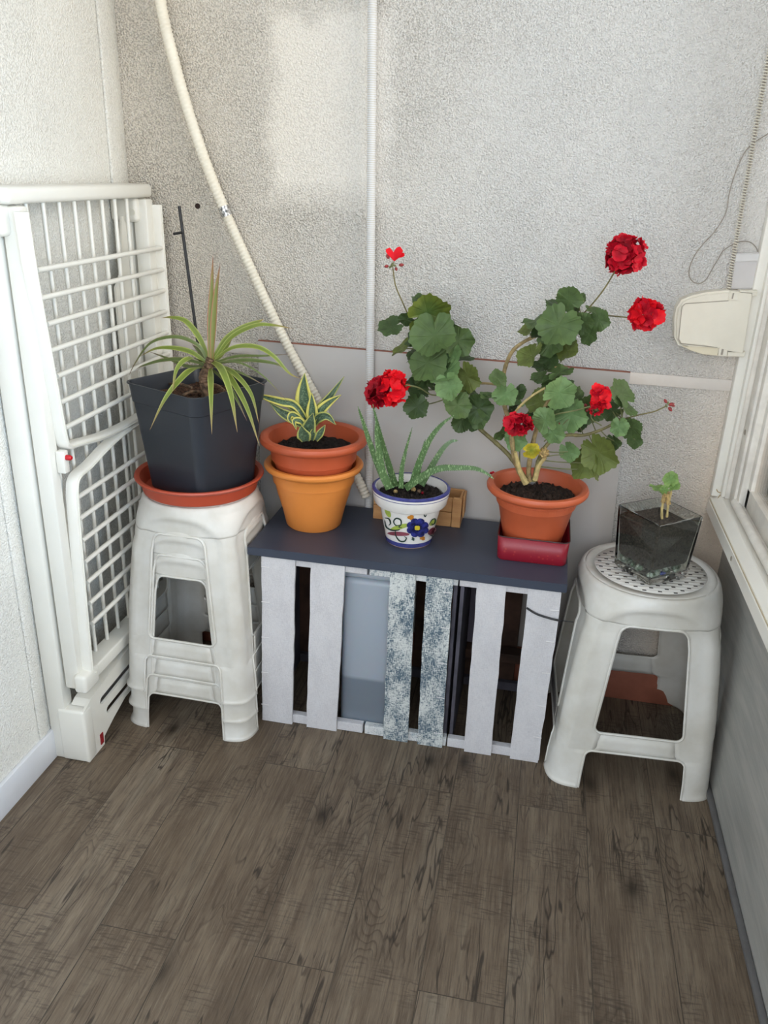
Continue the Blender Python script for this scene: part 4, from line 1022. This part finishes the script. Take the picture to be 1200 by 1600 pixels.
def geranium_leaf(px, py, r, sh, ang=90, sqz=1.0, lay=1, Y=None, n=104):
    """r: radius (px of the photo) about 1/600 m each; ang: picture direction of the leaf tip; sqz: foreshortening across"""
    Yp = Y if Y is not None else {0: -.105, 1: -.135, 2: -.165, 3: -.195}[lay]+random.uniform(-.006, .006)
    c = at(px, py, Y=Yp); R = r/F_PX*(c-CAM).dot(FWD)*(1.12 if sh == 'g_light' else 1.2)
    bm = nb(); uvl = bm.loops.layers.uv.new('UVMap')
    lob = random.choice((5, 6, 7)); ph = random.random()*2; ruf = random.uniform(.07, .15); cup = random.uniform(.02, .22); sc_ = random.uniform(.05, .09)
    rows = []; NR = 7
    asym = random.uniform(-.12, .12)
    for i in range(NR+1):
        u = i/NR; row = []
        for k in range(n):
            a = 2*PI*k/n                      # a=0 is the tip, a=pi the petiole notch
            da = abs(a-PI)
            out = 1 - .42*math.exp(-(da/.16)**2) + .05*math.cos(lob*a+ph) - .035*abs(math.sin(a*lob*1.5+ph))*1.4 + sc_*(.9*abs(math.sin(a*11+ph))-.3) + asym*math.sin(a)
            rr = u*out
            x, y = rr*math.cos(a), rr*math.sin(a)
            z = cup*u*u + ruf*u*u*math.sin((lob-2)*a+ph) + .10*u*u*math.sin(2*a+ph*2) + .05*u*math.sin(a*13*.5)*.3 - .10*u*math.exp(-(da/.3)**2) + random.uniform(-.006, .006)*u
            row.append(V((x, y, z)))
        rows.append(row)
    # frame: e1 tip direction, e2 across, e3 toward viewer/up
    e3 = (-FWD); th = math.radians(ang)
    e1 = (RIGHT*math.cos(th)-DOWN*math.sin(th)); e2 = e3.cross(e1)
    tilt = math.acos(max(.15, min(1, sqz)))
    rot = Matrix.Rotation(tilt*random.choice((1, 1, -1)), 3, e1); e2r = rot @ e2; e3r = rot @ e3
    rot2 = Matrix.Rotation(math.radians(random.uniform(-14, 14)), 3, e2r); e1 = rot2 @ e1; e3r = rot2 @ e3r
    vr = [[bm.verts.new(c+(e1*p.x+e2r*p.y+e3r*p.z)*R) for p in row] for row in rows[1:]]
    cv = bm.verts.new(c)
    for k in range(n):
        j = (k+1) % n
        f = bm.faces.new((cv, vr[0][k], vr[0][j]))
        for lp, uv in zip(f.loops, ((0, (k+.5)/n), (1/NR, k/n), (1/NR, (k+1)/n))): lp[uvl].uv = uv
        for i in range(NR-1):
            f = bm.faces.new((vr[i][k], vr[i+1][k], vr[i+1][j], vr[i][j]))
            for lp, uv in zip(f.loops, (((i+1)/NR, k/n), ((i+2)/NR, k/n), ((i+2)/NR, (k+1)/n), ((i+1)/NR, (k+1)/n))): lp[uvl].uv = uv
    finish('leaf', bm, M[sh], t, angle=180)
    # petiole to nearest stem point below / behind
    nbp = min(STP, key=lambda p: (p-c).length+max(0, p.z-c.z)*.6)
    base = c - e1*R*.02
    if (nbp-c).length > .008:
        mid = base.lerp(nbp, .5)+V((0, .012, -.006)); bm = nb(); tube(bm, cat([base+V((0, .001, 0)), mid, nbp], 5), .0016, 6); finish('petiole', bm, M['petiole'], t)
G = [
 (660, 471, 15, 'g_dark', 170, .55, 0), (668, 489, 30, 'g_spot', 20, .75, 1), (610, 511, 17, 'g_dark', 200, .85, 1), (636, 500, 12, 'g_dark', 170, .5, 1),
 (679, 524, 31, 'g_mid', 270, .95, 2), (716, 532, 21, 'g_mid', 0, .9, 1), (668, 567, 27, 'g_mid', 250, .9, 2), (708, 553, 14, 'g_light', 250, .8, 1), (724, 560, 14, 'g_dark', 0, .6, 0),
 (630, 545, 17, 'g_olive', 235, .45, 1), (642, 530, 13, 'g_dark', 250, .5, 1), (648, 552, 16, 'g_dark', 230, .6, 0), (694, 582, 24, 'g_light', 20, .6, 2), (703, 603, 20, 'g_light', 290, .9, 3),
 (730, 589, 21, 'g_olive', 290, .85, 1), (652, 608, 18, 'g_dark', 120, .85, 1), (652, 635, 17, 'g_dark', 260, .95, 2), (715, 633, 20, 'g_mid', 270, .95, 3), (747, 638, 20, 'g_dark', 330, .9, 2),
 (722, 656, 17, 'g_dark', 250, .8, 2), (746, 656, 14, 'g_mid', 320, .8, 2), (676, 604, 10, 'g_dark', 150, .6, 1), (690, 552, 18, 'g_dark', 300, .8, 0), (700, 520, 16, 'g_dark', 30, .8, 0),
 (740, 660, 12, 'g_dark', 280, .8, 1),
 (873, 508, 29, 'g_mid', 240, .95, 3), (888, 469, 18, 'g_mid', 130, .7, 2), (870, 477, 17, 'g_dark', 170, .5, 1), (838, 502, 20, 'g_mid', 205, .5, 2), (826, 514, 14, 'g_olive', 215, .5, 1), (862, 535, 20, 'g_mid', 270, .8, 2),
 (831, 556, 20, 'g_olive', 240, .55, 2), (858, 560, 16, 'g_dark', 260, .7, 1), (888, 548, 18, 'g_olive', 250, .5, 2), (912, 504, 15, 'g_mid', 320, .7, 2), (921, 522, 15, 'g_mid', 280, .6, 2), (936, 500, 15, 'g_mid', 300, .75, 2),
 (926, 486, 11, 'g_mid', 0, .7, 1), (895, 484, 14, 'g_dark', 60, .6, 1), (848, 572, 15, 'g_dark', 200, .7, 1), (875, 582, 17, 'g_mid', 0, .6, 2), (873, 614, 24, 'g_light', 40, .9, 3), (845, 628, 19, 'g_olive', 240, .7, 1), (893, 647, 25, 'g_light', 300, .85, 2), (921, 640, 21, 'g_mid', 340, .8, 1), (900, 620, 14, 'g_mid', 80, .8, 1),
 (852, 657, 19, 'g_light', 120, .75, 3), (864, 678, 16, 'g_light', 300, .8, 3), (778, 592, 13, 'g_mid', 120, .9, 2), (790, 617, 18, 'g_light', 260, .95, 2), (763, 620, 12, 'g_mid', 170, .5, 2), (811, 613, 11, 'g_dark', 60, .7, 1), (806, 630, 12, 'g_light', 330, .6, 1),
 (970, 615, 21, 'g_mid', 130, .85, 2), (976, 634, 18, 'g_mid', 300, .6, 2), (957, 643, 14, 'g_dark', 210, .8, 1), (967, 667, 14, 'g_light', 260, .8, 3), (987, 668, 16, 'g_mid', 320, .7, 2), (993, 688, 11, 'g_mid', 280, .7, 2),
 (936, 708, 27, 'g_olive', 290, .65, 3), (914, 724, 23, 'g_olive', 250, .6, 2), (888, 706, 15, 'g_light', 300, .75, 2), (806, 686, 17, 'g_light', 300, .8, 3), (784, 677, 13, 'g_mid', 190, .5, 3), (830, 704, 12, 'g_yellow', 0, .8, 3),
 (885, 628, 14, 'g_dark', 100, .7, 0), (862, 598, 14, 'g_dark', 150, .8, 1), (830, 655, 12, 'g_dark', 60, .7, 1), (905, 660, 12, 'g_dark', 300, .7, 0), (930, 735, 14, 'g_olive', 280, .6, 2), (800, 640, 10, 'g_dark', 60, .6, 1),
 (684, 546, 15, 'g_dark', 330, .7, 1), (662, 592, 13, 'g_dark', 200, .7, 1), (734, 611, 12, 'g_mid', 330, .6, 1), (846, 520, 15, 'g_dark', 230, .7, 1), (905, 470, 11, 'g_mid', 60, .6, 1), (843, 590, 13, 'g_mid', 200, .7, 1), (880, 600, 14, 'g_mid', 20, .6, 2), (948, 625, 12, 'g_dark', 150, .7, 0), (862, 640, 13, 'g_mid', 220, .8, 2), (960, 690, 11, 'g_mid', 290, .6, 1),
]
for gl in G: geranium_leaf(*gl)
# dried bits near the pot top
bm = nb(); bmesh.ops.create_icosphere(bm, subdivisions=3, radius=.012)
for v in bm.verts: v.co *= random.uniform(.65, 1.35)
bmesh.ops.translate(bm, vec=at(850, 708, Y=gy-.02), verts=bm.verts); finish('dried_leaf', bm, M['dry'], t)
# flowers
def petal_mesh(mt):
    bm = nb(); uvl = bm.loops.layers.uv.new('UVMap'); nx, ny = 4, 5
    for k in range(5):
        a0 = 2*PI*k/5+random.uniform(-.3, .3); c, s = math.cos(a0), math.sin(a0); L = random.uniform(.85, 1.1); tw = random.uniform(-.35, .35); lift = random.uniform(.15, .6)
        g_ = []
        for i in range(ny+1):
            v = i/ny; w = (.26+.40*math.sin(min(1, v*1.05)*PI*.62)**1.2)*(1 if v < .8 else math.sqrt(max(0.05, 1-((v-.8)/.22)**2)))
            row = []
            for j in range(nx+1):
                u = j/nx-.5; x = v*L - (abs(u)*.12 if v < .9 else 0); y = u*w*1.7
                z = lift*v*v*.5+.18*(u*u*4)*v + tw*u*v*.8 + .06*math.sin(v*9+k)*v
                row.append(bm.verts.new((x*c-y*s, x*s+y*c, z)))
            g_.append(row)
        for i in range(ny):
            for j in range(nx):
                f = bm.faces.new((g_[i][j], g_[i][j+1], g_[i+1][j+1], g_[i+1][j]))
                for lp, uv in zip(f.loops, ((j/nx, i/ny), ((j+1)/nx, i/ny), ((j+1)/nx, (i+1)/ny), (j/nx, (i+1)/ny))): lp[uvl].uv = uv
    me = bpy.data.meshes.new('floret'); 
    for f in bm.faces: f.smooth = True
    bm.to_mesh(me); bm.free(); me.materials.append(M[mt]); return me
FM = {k: [petal_mesh(k) for _ in range(6)] for k in ('p_bright', 'p_dark', 'p_mid')}
def umbel(px, py, rx, ry, n, mts, Y, size=.019, join=None):
    """a flower head: a short stalk hub carries the florets"""
    c = at(px, py, Y=Y); k = (c-CAM).dot(FWD)/F_PX
    hub = bpy.data.objects.new('flower_head', None)
    bm = nb(); bmesh.ops.create_icosphere(bm, subdivisions=2, radius=.005); me = bpy.data.meshes.new('flower_head')
    if join: tube(bm, cat([V((0, 0, 0)), (at(join[0], join[1], Y=Y)-c)*.5, at(join[0], join[1], Y=Y)-c], 4), .0018, 6)
    bm.to_mesh(me); bm.free(); me.materials.append(M['petiole'])
    hub = bpy.data.objects.new('flower_head', me); C.objects.link(hub); hub.parent = t; hub.location = c-V(t.location)
    gold = PI*(3-math.sqrt(5))
    for i in range(n):
        zz = 1-1.75*(i+.5)/n; rr = math.sqrt(max(0, 1-zz*zz)); a = i*gold+random.uniform(-.3, .3)
        d = (-FWD)*zz + RIGHT*rr*math.cos(a) - DOWN*rr*math.sin(a)
        p = (-FWD)*zz*(rx+ry)*.5*k*.72 + RIGHT*rr*math.cos(a)*rx*k*.72 - DOWN*rr*math.sin(a)*ry*k*.72
        p *= random.uniform(.72, 1.12)
        m_ = mts(math.cos(a)*rr, math.sin(a)*rr)
        o = bpy.data.objects.new('floret', random.choice(FM[m_])); C.objects.link(o); o.parent = hub; o.location = p
        nd = (d+V((random.uniform(-.6, .6), random.uniform(-.6, .6), random.uniform(-.6, .6)))).normalized()
        q = nd.to_track_quat('Z', 'Y'); q.rotate(Matrix.Rotation(random.uniform(0, 6), 3, nd)); o.rotation_euler = q.to_euler(); s = size*random.uniform(.85, 1.15); o.scale = (s, s, s)
    return hub
rc = random.choice
umbel(590, 612, 17, 22, 13, lambda a, b: 'p_dark', -.215, .021)
umbel(612, 604, 22, 34, 24, lambda a, b: 'p_bright', -.20, .020, (636, 603))
umbel(977, 398, 34, 34, 34, lambda a, b: rc(('p_dark', 'p_mid', 'p_mid')), -.15, .019, (962, 425))
umbel(1008, 492, 25, 27, 24, lambda a, b: rc(('p_bright', 'p_bright', 'p_mid')), -.15, .020, (985, 497))
umbel(811, 661, 25, 18, 22, lambda a, b: rc(('p_dark', 'p_mid')), -.225, .017)
umbel(938, 620, 14, 18, 12, lambda a, b: rc(('p_bright', 'p_bright', 'p_mid')), -.20, .017)
umbel(932, 640, 12, 8, 5, lambda a, b: 'p_mid', -.20, .012, (920, 636))
def stalk(pts, r=.0016, mt='petiole'):
    P3 = cat([at(a, b, Y=y) for a, b, y in pts], 6); bm = nb(); tube(bm, P3, r, 6); finish('flower_stalk', bm, M[mt], t)
stalk([(634, 601, -.20), (655, 606, -.18), (675, 617, -.15), (700, 616, -.11)], .002)
stalk([(962, 422, -.15), (945, 450, -.14), (928, 472, -.13), (910, 492, -.13)], .0019, 'woody_g')
stalk([(988, 497, -.15), (960, 494, -.14), (930, 492, -.13), (908, 492, -.13)], .0017, 'woody_g')
stalk([(813, 668, -.215), (812, 690, -.19), (812, 725, -.18)], .0018)
stalk([(838, 656, -.18), (870, 647, -.20), (900, 641, -.205), (922, 635, -.20)], .0019)
stalk([(614, 420, -.11), (618, 446, -.11), (628, 470, -.11), (640, 497, -.10)], .0018, 'woody_g')
stalk([(972, 655, -.165), (1000, 648, -.17), (1022, 643, -.17), (1040, 635, -.17)], .0017, 'woody_g')
stalk([(940, 665, gy), (925, 655, gy), (922, 640, gy)], .0016); stalk([(850, 690, gy), (870, 672, gy), (888, 655, gy)], .0016)
stalk([(880, 710, gy-.01), (862, 712, gy-.01), (845, 716, gy)], .0014); stalk([(985, 668, gy), (970, 660, gy), (955, 663, gy)], .0014)
def bud(px, py, Y, r, mt, d, L=2.2):
    c = at(px, py, Y=Y); dv = (RIGHT*d[0]+DOWN*d[1]).normalized(); bm = nb()
    tube(bm, [c-dv*r*L*.6, c-dv*r*L*.3, c, c+dv*r*L*.4, c+dv*r*L*.7], lambda s: r*max(.12, math.sin(PI*(.12+.8*s))), 8); finish('bud', bm, M[mt], t)
    bm = nb()
for x, y, r, mt, d in ((606, 401, .0045, 'bud', (-.5, -1)), (604, 416, .004, 'bud', (-1, .1)), (627, 414, .0045, 'bud', (1, 0)), (619, 420, .0035, 'bud', (.3, 1)), (613, 414, .004, 'petiole', (0, -1)), (610, 417, .003, 'petiole', (-1, 1)), (617, 415, .003, 'petiole', (1, .4))):
    bud(x, y, -.11, r, mt, d)
for pp_, ww_ in (([(616, 408), (613, 400), (608, 393), (606, 388)], .016), ([(616, 408), (619, 400), (624, 393), (628, 389)], .024), ([(616, 408), (621, 401), (628, 399), (632, 398)], .014)):
    strap([at(a, b, Y=-.112) for a, b in pp_], ww_, M['p_bright'], t, 'petal', prof=lambda s: max(.12, math.sin(min(1, s*1.02)*PI*.80)**.8), nx=6, fold=.2)
stalk([(616, 408, -.112), (614, 414, -.112), (614, 420, -.11)], .0012)
for x, y, r, mt, d in ((1040, 627, .004, 'bud', (-.6, -1)), (1044, 630, .003, 'petiole', (0, -1)), (1049, 632, .005, 'bud', (1, -.3)), (1047, 639, .0045, 'bud', (.6, .8)), (1041, 634, .003, 'petiole', (.2, .4)), (1052, 634, .003, 'bud', (1, .2))):
    bud(x, y, -.17, r, mt, d)
for x, y, r, mt, d in ((914, 633, .004, 'bud', (-1, 0)), (918, 641, .004, 'bud', (-1, .6)), (925, 644, .004, 'bud', (-.3, 1)), (888, 668, .0035, 'woody', (-1, .3)), (893, 665, .003, 'woody', (.6, -1)), (898, 668, .003, 'bud', (1, .3)), (884, 672, .003, 'woody', (-1, 1)), (874, 662, .004, 'bud', (0, 1)), (908, 463, .004, 'petiole', (-.3, -1)), (911, 470, .0025, 'petiole', (-.5, -1))):
    bud(x, y, -.17, r, mt, d)
# fallen petals
for x, y, lab in ((771, 741, 'fallen red petals heaped on soil at left edge of geranium pot'), (866, 741, 'single fallen red petal on soil at right of geranium pot')):
    o = bpy.data.objects.new('fallen_petals', FM['p_mid'][0] if x < 800 else FM['p_bright'][1]); C.objects.link(o); p = at(x, y, Z=GZ+.158); o.location = p; s = .013 if x < 800 else .009; o.scale = (s, s, s)
    tag(o, lab, 'petals', 'fallen geranium petals')
# ------------------------------------------------------------------ glass planter
vc = V((.334, -.226)); vt = math.radians(38)
STZR = H+.0022
def vs_(h, z, rad=.004, n=3):
    return [V((vc.x+x*math.cos(vt)-y*math.sin(vt), vc.y+x*math.sin(vt)+y*math.cos(vt), z)) for x, y in arc_rect(-h, h, -h, h, rad, n)]
t = thing('glass_planter', 'square glass vase of soil with a tiny green seedling on the right stool', 'planter', (vc.x, vc.y, STZR))
S = .0735; SB = .064; VH = .172
bm = nb()
ring_loft(bm, [vs_(.002, STZR+.006, .0005), vs_(SB*.55, STZR+.005, .004), vs_(SB*.86, STZR, .006), vs_(SB*.95, STZR+.002, .006), vs_(SB+.001, STZR+.010), vs_(S, STZR+VH-.002), vs_(S-.001, STZR+VH), vs_(S-.004, STZR+VH), vs_(S-.005, STZR+VH-.002), vs_(SB-.005, STZR+.024), vs_(SB-.012, STZR+.018), vs_(.002, STZR+.018, .0005)])
bmesh.ops.recalc_face_normals(bm, faces=bm.faces); finish('glass_vase', bm, M['glass'], t, angle=25)
bm = nb(); rd = random.Random(8); sz = VH-.022
rings = [vs_(.001, STZR+.042, .0003, 5), vs_(SB-.010, STZR+.042, .003, 5), vs_(SB-.0058, STZR+.050, .003, 5), vs_(S-.0068, STZR+sz-.004, .003, 5)]
for i in range(1, 14):
    k = 1-i/13; rings.append([p+V((0, 0, rd.uniform(-.004, .004)+.004*(1-k))) for p in vs_(max(.001, (S-.009)*k), STZR+sz-.004, max(.0003, .003*k), 5)])
ring_loft(bm, rings); bmesh.ops.recalc_face_normals(bm, faces=bm.faces); finish('soil', bm, M['soil_glass'], t, angle=30)
for i in range(64):
    a = rd.uniform(-1, 1)*(SB-.013); side = i % 4; e = (SB-.0125)*(1 if i < 56 else rd.random()); x, y = [(a, -e), (-e, a), (a, e), (e, a)][side]
    p = V((vc.x+x*math.cos(vt)-y*math.sin(vt), vc.y+x*math.sin(vt)+y*math.cos(vt), STZR+.0265+rd.uniform(0, .011)))
    bm = nb(); bmesh.ops.create_icosphere(bm, subdivisions=2, radius=rd.uniform(.0048, .007))
    for v in bm.verts: v.co *= rd.uniform(.8, 1.2)
    bmesh.ops.translate(bm, vec=p, verts=bm.verts); finish('pebble', bm, M['pebble_g'] if i % 3 else M['pebble_w'], t)
p = at(1016, 895, Y=-.29); x, y = -.012, -(SB-.0135); p = V((vc.x+x*math.cos(vt)-y*math.sin(vt), vc.y+x*math.sin(vt)+y*math.cos(vt), STZR+.0265))
bm = nb(); bmesh.ops.create_icosphere(bm, subdivisions=3, radius=.0065); bmesh.ops.scale(bm, vec=(1.7, 1.0, .8), verts=bm.verts); bmesh.ops.rotate(bm, matrix=Matrix.Rotation(vt, 3, 'Z'), verts=bm.verts); bmesh.ops.translate(bm, vec=p, verts=bm.verts); finish('blue_pebble', bm, M['pebble_b'], t)
Yv = vc.y
for pts, r0, r1, mt in (([(1035, 818), (1034, 800), (1036, 785), (1040, 772)], .0034, .0030, 'pale_stem'), ([(1042, 808), (1044, 790), (1048, 772), (1049, 762)], .0030, .0026, 'pale_stem'), ([(1036, 785), (1038, 775), (1037, 768)], .006, .005, 'dry'), ([(1045, 788), (1043, 776), (1044, 768)], .0055, .004, 'dry')):
    bm = nb(); tube(bm, cat([at(a, b, Y=Yv) for a, b in pts], 5), lambda s: (r0+(r1-r0)*s)*(1+.15*math.sin(s*30)), 8); finish('stem' if mt == 'pale_stem' else 'dry_husk', bm, M[mt], t)
STP = [at(1037, 768, Y=Yv), at(1049, 764, Y=Yv)]
geranium_leaf(1028, 764, 12, 'seedling', 180, .45, Y=Yv-.01); geranium_leaf(1048, 749, 10.5, 'seedling', 95, .8, Y=Yv-.005); geranium_leaf(1052, 761, 9, 'seedling', 20, .6, Y=Yv-.015); geranium_leaf(1038, 766, 6, 'seedling', 100, .8, Y=Yv-.015)
# ------------------------------------------------------------------ strap winder, cords
def wp(x, y, Y=WY): return at(x, y, Y=Y)
t = thing('blind_strap_winder', 'cream plastic blind winder box on the wall beside the window jamb', 'winder box', (.41, WY, 1.18))
def plate(pts, y_front, depth, mt, nme, par, bev=.004):
    bm = nb(); prism(bm, [V((wp(a, b, y_front).x, y_front, wp(a, b, y_front).z)) for a, b in pts], (0, depth, 0))
    if bev: bmesh.ops.bevel(bm, geom=[e for e in bm.edges if abs(e.verts[0].co.y-e.verts[1].co.y) < 1e-6 and abs(e.verts[0].co.y-y_front) < 1e-6], offset=bev, segments=3, affect='EDGES')
    return finish(nme, bm, mt, par)
Yw = WY-.045
bd = plate([(1065, 469), (1082, 462), (1105, 457), (1135, 454), (1177, 456), (1160, 558), (1138, 557), (1110, 555), (1080, 546), (1060, 540), (1054, 528), (1054, 500), (1057, 482)], Yw, .045, M['cream'], 'housing', t, .006)
lid = plate([(1071, 474), (1138, 469), (1141, 455), (1176, 458), (1161, 553), (1136, 548), (1100, 540), (1064, 537), (1060, 530), (1062, 495), (1066, 478)], Yw-.004, .006, M['cream'], 'cover', t, .002)
plate([(1066, 541), (1122, 543), (1121, 556), (1100, 554), (1080, 548)], Yw-.002, .006, M['cream2'], 'lower_trim', t, .001)
plate([(1124, 543), (1137, 546), (1136, 557), (1122, 556)], Yw-.006, .008, M['cream'], 'clip', t, .001)
plate([(1143, 457), (1155, 456), (1152, 470), (1141, 469)], Yw-.006, .008, M['cream'], 'clip', t, .001)
plate([(1128, 545), (1131, 546), (1129, 555), (1126, 554)], Yw-.0068, .002, M['cord'], 'slot', t, 0)
plate([(1145, 458), (1147.5, 458), (1145, 467), (1143, 467)], Yw-.0068, .002, M['cord'], 'slot', t, 0)
plate([(1156, 454), (1184, 454), (1183, 463), (1155, 462)], Yw-.002, .045, M['cream'], 'bracket', t, .002)
plate([(1136, 549), (1165, 550), (1163, 558), (1136, 557)], Yw-.002, .045, M['cream'], 'bracket', t, .002)
bm = nb(); pl = [(1138, 470), (1071, 474.5), (1065.5, 479), (1060.5, 531), (1064, 537), (1121, 543)]
tube(bm, [wp(a, b, Yw-.0045) for a, b in pl], .0009, 5); finish('seam', bm, M['cord'], t)
t = thing('junction_box', 'small translucent plastic box fixed on the wall above the cream winder box', 'junction box', (.48, WY, 1.3))
plate([(1147, 396), (1192, 394), (1184, 452), (1140, 452)], WY-.02, .02, plain('milky_plastic', (206, 202, 200), .3, .04), 'case', t, .003)
plate([(1150, 397), (1189, 396), (1187, 408), (1148, 409)], WY-.023, .004, plain('milky_plastic_lid', (218, 216, 214), .3, .04), 'lid', t, .001)
# coiled cord
t = thing('coiled_cable', 'thin coiled grey cable dropping to the cream winder box', 'cable', (.5, .01, 1.27))
pts = cat([wp(a, b, WY-.022) for a, b in ((1215, 0), (1206, 60), (1195, 120), (1181, 200), (1168, 275), (1155, 350), (1143, 420), (1138, 454))], 8)
bm = nb(); tube(bm, pts, .0026, 8); finish('core', bm, M['cord'], t)
d = [0]
for a, b in zip(pts, pts[1:]): d.append(d[-1]+(b-a).length)
hel = []; turns = int(d[-1]/.0062); j = 0
for i in range(turns*8+1):
    s = d[-1]*i/(turns*8)
    while j < len(d)-2 and d[j+1] < s: j += 1
    p = pts[j].lerp(pts[j+1], (s-d[j])/(d[j+1]-d[j])); a = 2*PI*i/8
    hel.append(p+V((math.cos(a)*.0052, math.sin(a)*.0052, 0)))
bm = nb(); tube(bm, hel, .0014, 5); finish('coil', bm, M['cream'], t)
bm = nb(); pl = cat([wp(a, b, WY-.012) for a, b in ((1206, 205), (1170, 230), (1152, 262), (1140, 300), (1134, 332), (1118, 360), (1098, 382), (1085, 400), (1077, 420), (1079, 436), (1090, 443), (1102, 438), (1113, 420), (1122, 405), (1130, 392), (1145, 382), (1160, 377), (1173, 379), (1182, 388), (1184, 397))], 8)
tube(bm, pl, .0013, 6); tag(finish('loose_wire', bm, M['cord']), 'thin loose wire looping on the wall above the cream winder box', 'wire')
bm = nb(); tube(bm, cat([at(1118, 758, Y=.02), at(1121, 768, Y=.0), at(1127, 771, Y=.0), at(1122, 778, Y=-.005), at(1119, 790, Y=-.005), at(1117, 800, Y=-.004), at(1111, 796, Y=.0)], 6), .0011, 5); tag(finish('string_scrap', bm, M['dry']), 'frayed scrap of string caught at the window frame corner', 'string')
# ------------------------------------------------------------------ light
w = bpy.data.worlds.new('world'); bpy.context.scene.world = w; w.use_nodes = True
nt = w.node_tree; bg = nt.nodes['Background']
tc = nt.nodes.new('ShaderNodeTexCoord'); sp = nt.nodes.new('ShaderNodeSeparateXYZ'); rp = nt.nodes.new('ShaderNodeValToRGB')
nt.links.new(tc.outputs['Generated'], sp.inputs[0]); nt.links.new(sp.outputs[2], rp.inputs[0])
rp.color_ramp.elements[0].position = 0.0; rp.color_ramp.elements[0].color = (.95, .85, .72, 1)
rp.color_ramp.elements[1].position = .25; rp.color_ramp.elements[1].color = (.96, .96, .95, 1)
nt.links.new(rp.outputs[0], bg.inputs['Color']); bg.inputs['Strength'].default_value = 1.3
def area(loc, rot, sx, sy, e, col):
    l = bpy.data.lights.new('area', 'AREA'); l.shape = 'RECTANGLE'; l.size = sx; l.size_y = sy; l.energy = e; l.color = col
    o = bpy.data.objects.new('window_and_fill_light', l); C.objects.link(o); o.location = loc; o.rotation_euler = rot; return o
area((1.5, -1.1, 2.0), (0, math.radians(62), 0), 1.6, 2.2, 44, (1, .95, .86))
area((-.1, -3.3, 1.7), (math.radians(82), 0, 0), 1.8, 1.4, 30, (.90, .95, 1))  # fill lamp added behind the camera to brighten the back wall, not a window
sky = area((1.05, -2.75, 1.25), (0, 0, 0), 1.3, 1.2, 112, (.42, .68, 1))
sky.rotation_euler = (V((-.95, -.35, .45))-V((1.05, -2.75, 1.25))).to_track_quat('-Z', 'Y').to_euler()
sc_ = bpy.context.scene
sc_.view_settings.view_transform = 'Standard'; sc_.view_settings.look = 'None'; sc_.view_settings.exposure = 0; sc_.view_settings.gamma = 1
try:
    sc_.cycles.use_denoising = True; sc_.cycles.max_bounces = 10; sc_.cycles.transparent_max_bounces = 12
except Exception: pass
